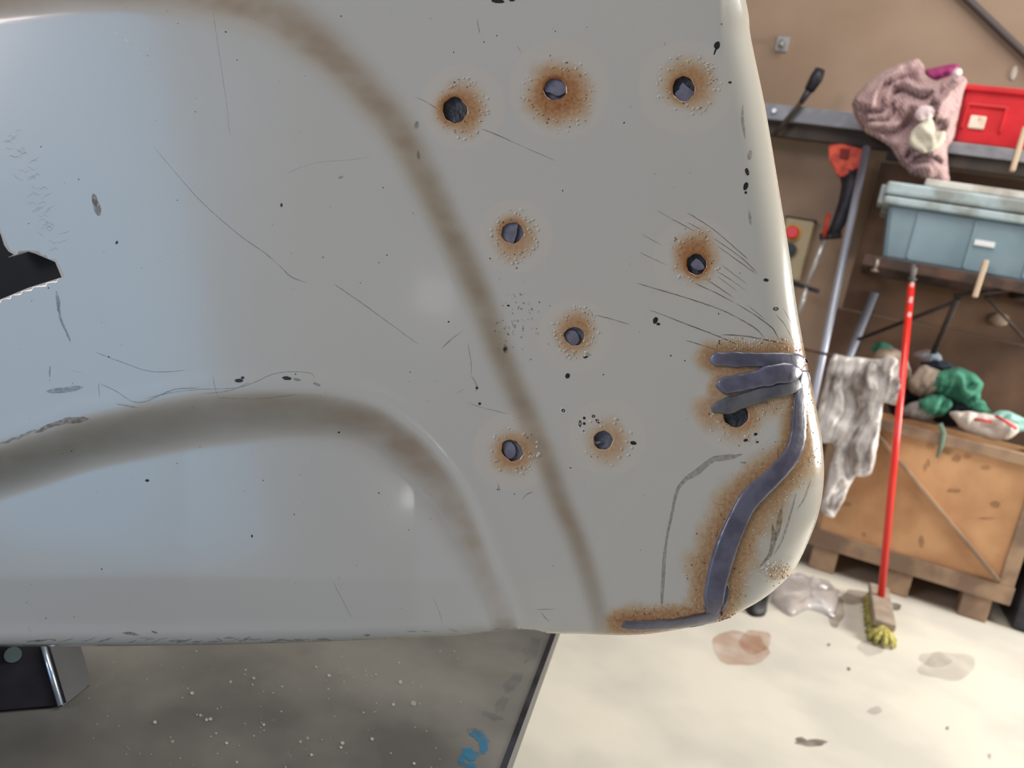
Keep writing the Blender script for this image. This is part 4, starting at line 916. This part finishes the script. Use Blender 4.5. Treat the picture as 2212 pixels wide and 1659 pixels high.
for i in range(22):
    for j in range(6):
        u = (i/21-.5)*L_*.92; v = (j/5-.5)*.06; o_ = rot @ Vector((v, u, 0)); fl = rot @ Vector((v*1.1+rr.uniform(-.01, .01), (.035 if i > 18 else 0)*(i-18)/3+rr.uniform(-.006, .006), 0))
        p = Vector((mid.x, mid.y, .05))+o_; mb.tube([p, p+fl*.6-Vector((0, 0, .048))], [.0035, .0055], 5)
mb.build('bristles', m_bris, br)
e_ = mid+d.normalized()*(L_/2+.012); mb = MB()
for k in range(9): a = k*.7; mb.tube([Vector((e_.x, e_.y, .062)), Vector((e_.x+.045*math.cos(a), e_.y-.02+.04*math.sin(a), .03)), Vector((e_.x+.05*math.cos(a), e_.y-.025+.045*math.sin(a), .004))], [.01, .012, .006], 6)
mb.build('bristle_tuft', m_bris, br)

# floor litter and stains
def fl_blob(P, z, h, m, name, seed, lab, cat):
    c = np.array(P, float); mb = MB(); n = 26; ctr = c.mean(0); rings = []
    o_ = catmull(list(P)+[P[0]], 8)[:-1, :2]; n = len(o_)
    for q, hh in ((1, 0.001), (.92, .5), (.7, .9), (.4, .75), (.1, 1)):
        ring = []
        for x, y in o_:
            xx, yy = ctr[0]+(x-ctr[0])*q, ctr[1]+(y-ctr[1])*q; p = PZ(xx, yy, 0)
            ring.append(mb.bm.verts.new((p.x, p.y, max(.0008, h*hh*(.7+.9*abs(noise.noise(Vector((xx*.05, yy*.05, seed)))))))))
        rings.append(ring)
    for a, b_ in zip(rings, rings[1:]):
        for k in range(n): mb.bm.faces.new((a[k], a[(k+1) % n], b_[(k+1) % n], b_[k])).smooth = True
    mb.bm.faces.new(rings[-1]); mb.bm.faces.new(rings[0][::-1])
    tag(mb.build(name, m), lab, cat)
m_bag = mat('crumpled_clear_plastic', (228, 224, 224), .15, var=(196, 186, 180), vscale=5, bump=.6, bscale=16, coat=.6)
m_bag.node_tree.nodes['Principled BSDF'].inputs['Alpha'].default_value = .5
fl_blob([(1664, 1300), (1672, 1262), (1710, 1246), (1760, 1256), (1796, 1268), (1812, 1300), (1800, 1330), (1776, 1326), (1744, 1318), (1706, 1332)], 0, .05, m_bag, 'plastic_bag', 3, 'crumpled clear plastic bag on the floor left of the broom head', 'plastic bag')
fl_blob([(1600, 1300), (1640, 1270), (1666, 1268), (1658, 1300), (1652, 1330), (1620, 1330)], 0, .05, mat('black_rubber', (34, 34, 38), .6), 'rubber_mat', 5, 'black piece of rubber on the floor beside the rounded panel corner', 'rubber')
for x, y, r_ in ((1771, 1290, .016), (1795, 1333, .011)):
    p = PZ(x, y, .0); mb = MB(); mb.dome((p.x, p.y, .05 if r_ > .012 else .008), r_, (1.2, .8, .6)); tag(mb.build('plastic_crumb', mat('white_plastic', (240, 240, 244), .3)), 'white plastic crumb lying on the clear bag' if r_ > .012 else 'white plastic crumb on the floor left of the broom bristles', 'litter')
fo = bpy.data.objects['floor']; bmf = bmesh.new(); bmf.from_mesh(fo.data)
fl_m = [film('rust_stain', (176, 122, 90), .38, 9), film('grey_scuff', (138, 128, 124), .22, 7), film('brown_dirt', (124, 102, 86), .42, 9), film('dark_spot', (96, 86, 78), .7, 9)]
for m in fl_m: fo.data.materials.append(m)
for x, y, rx, ry, mi_ in [(1630, 1388, 34, 26, 1), (1600, 1400, 60, 36, 1), (1780, 1285, 30, 26, 3), (1808, 1320, 16, 36, 3), (1736, 1262, 60, 14, 3), (1850, 1290, 40, 16, 3), (2045, 1440, 60, 30, 2), (2020, 1425, 36, 16, 2), (1880, 1400, 30, 18, 2), (1750, 1605, 34, 8, 4), (1730, 1597, 12, 5, 4), (2046, 1573, 4, 4, 4), (1833, 1445, 4, 4, 4), (2137, 1634, 4, 6, 4), (1790, 1393, 4, 3, 4), (1660, 1290, 70, 30, 2), (1930, 1310, 16, 8, 4), (1890, 1535, 16, 9, 2)]:
    P = [PZ(x+rx*math.cos(t)*(1+.5*noise.noise(Vector((x+math.cos(t), y+math.sin(t), 1)))), y+ry*math.sin(t)*(1+.5*noise.noise(Vector((x-math.cos(t), y+math.sin(t), 7)))), .0003) for t in [k*math.pi/12 for k in range(24)]]
    f = bmf.faces.new([bmf.verts.new(p-fo.location) for p in P]); f.material_index = mi_; f.normal_update()
    if f.normal.z < 0: f.normal_flip()
bmf.to_mesh(fo.data); bmf.free()
# black bin at the right of the crate
x0 = kx1+.05
bb = thing('waste_bin', (x0+.2, KY+.25, 0), 'black bin standing on the floor right of the wooden crate', 'bin')
bx('bin_body', x0, x0+.45, KY+.05, KY+.5, .001, .62, m_blkp, bb, .02); bx('bin_rim', x0-.02, x0+.47, KY+.03, KY+.52, .621, .65, m_blkp, bb, .01)
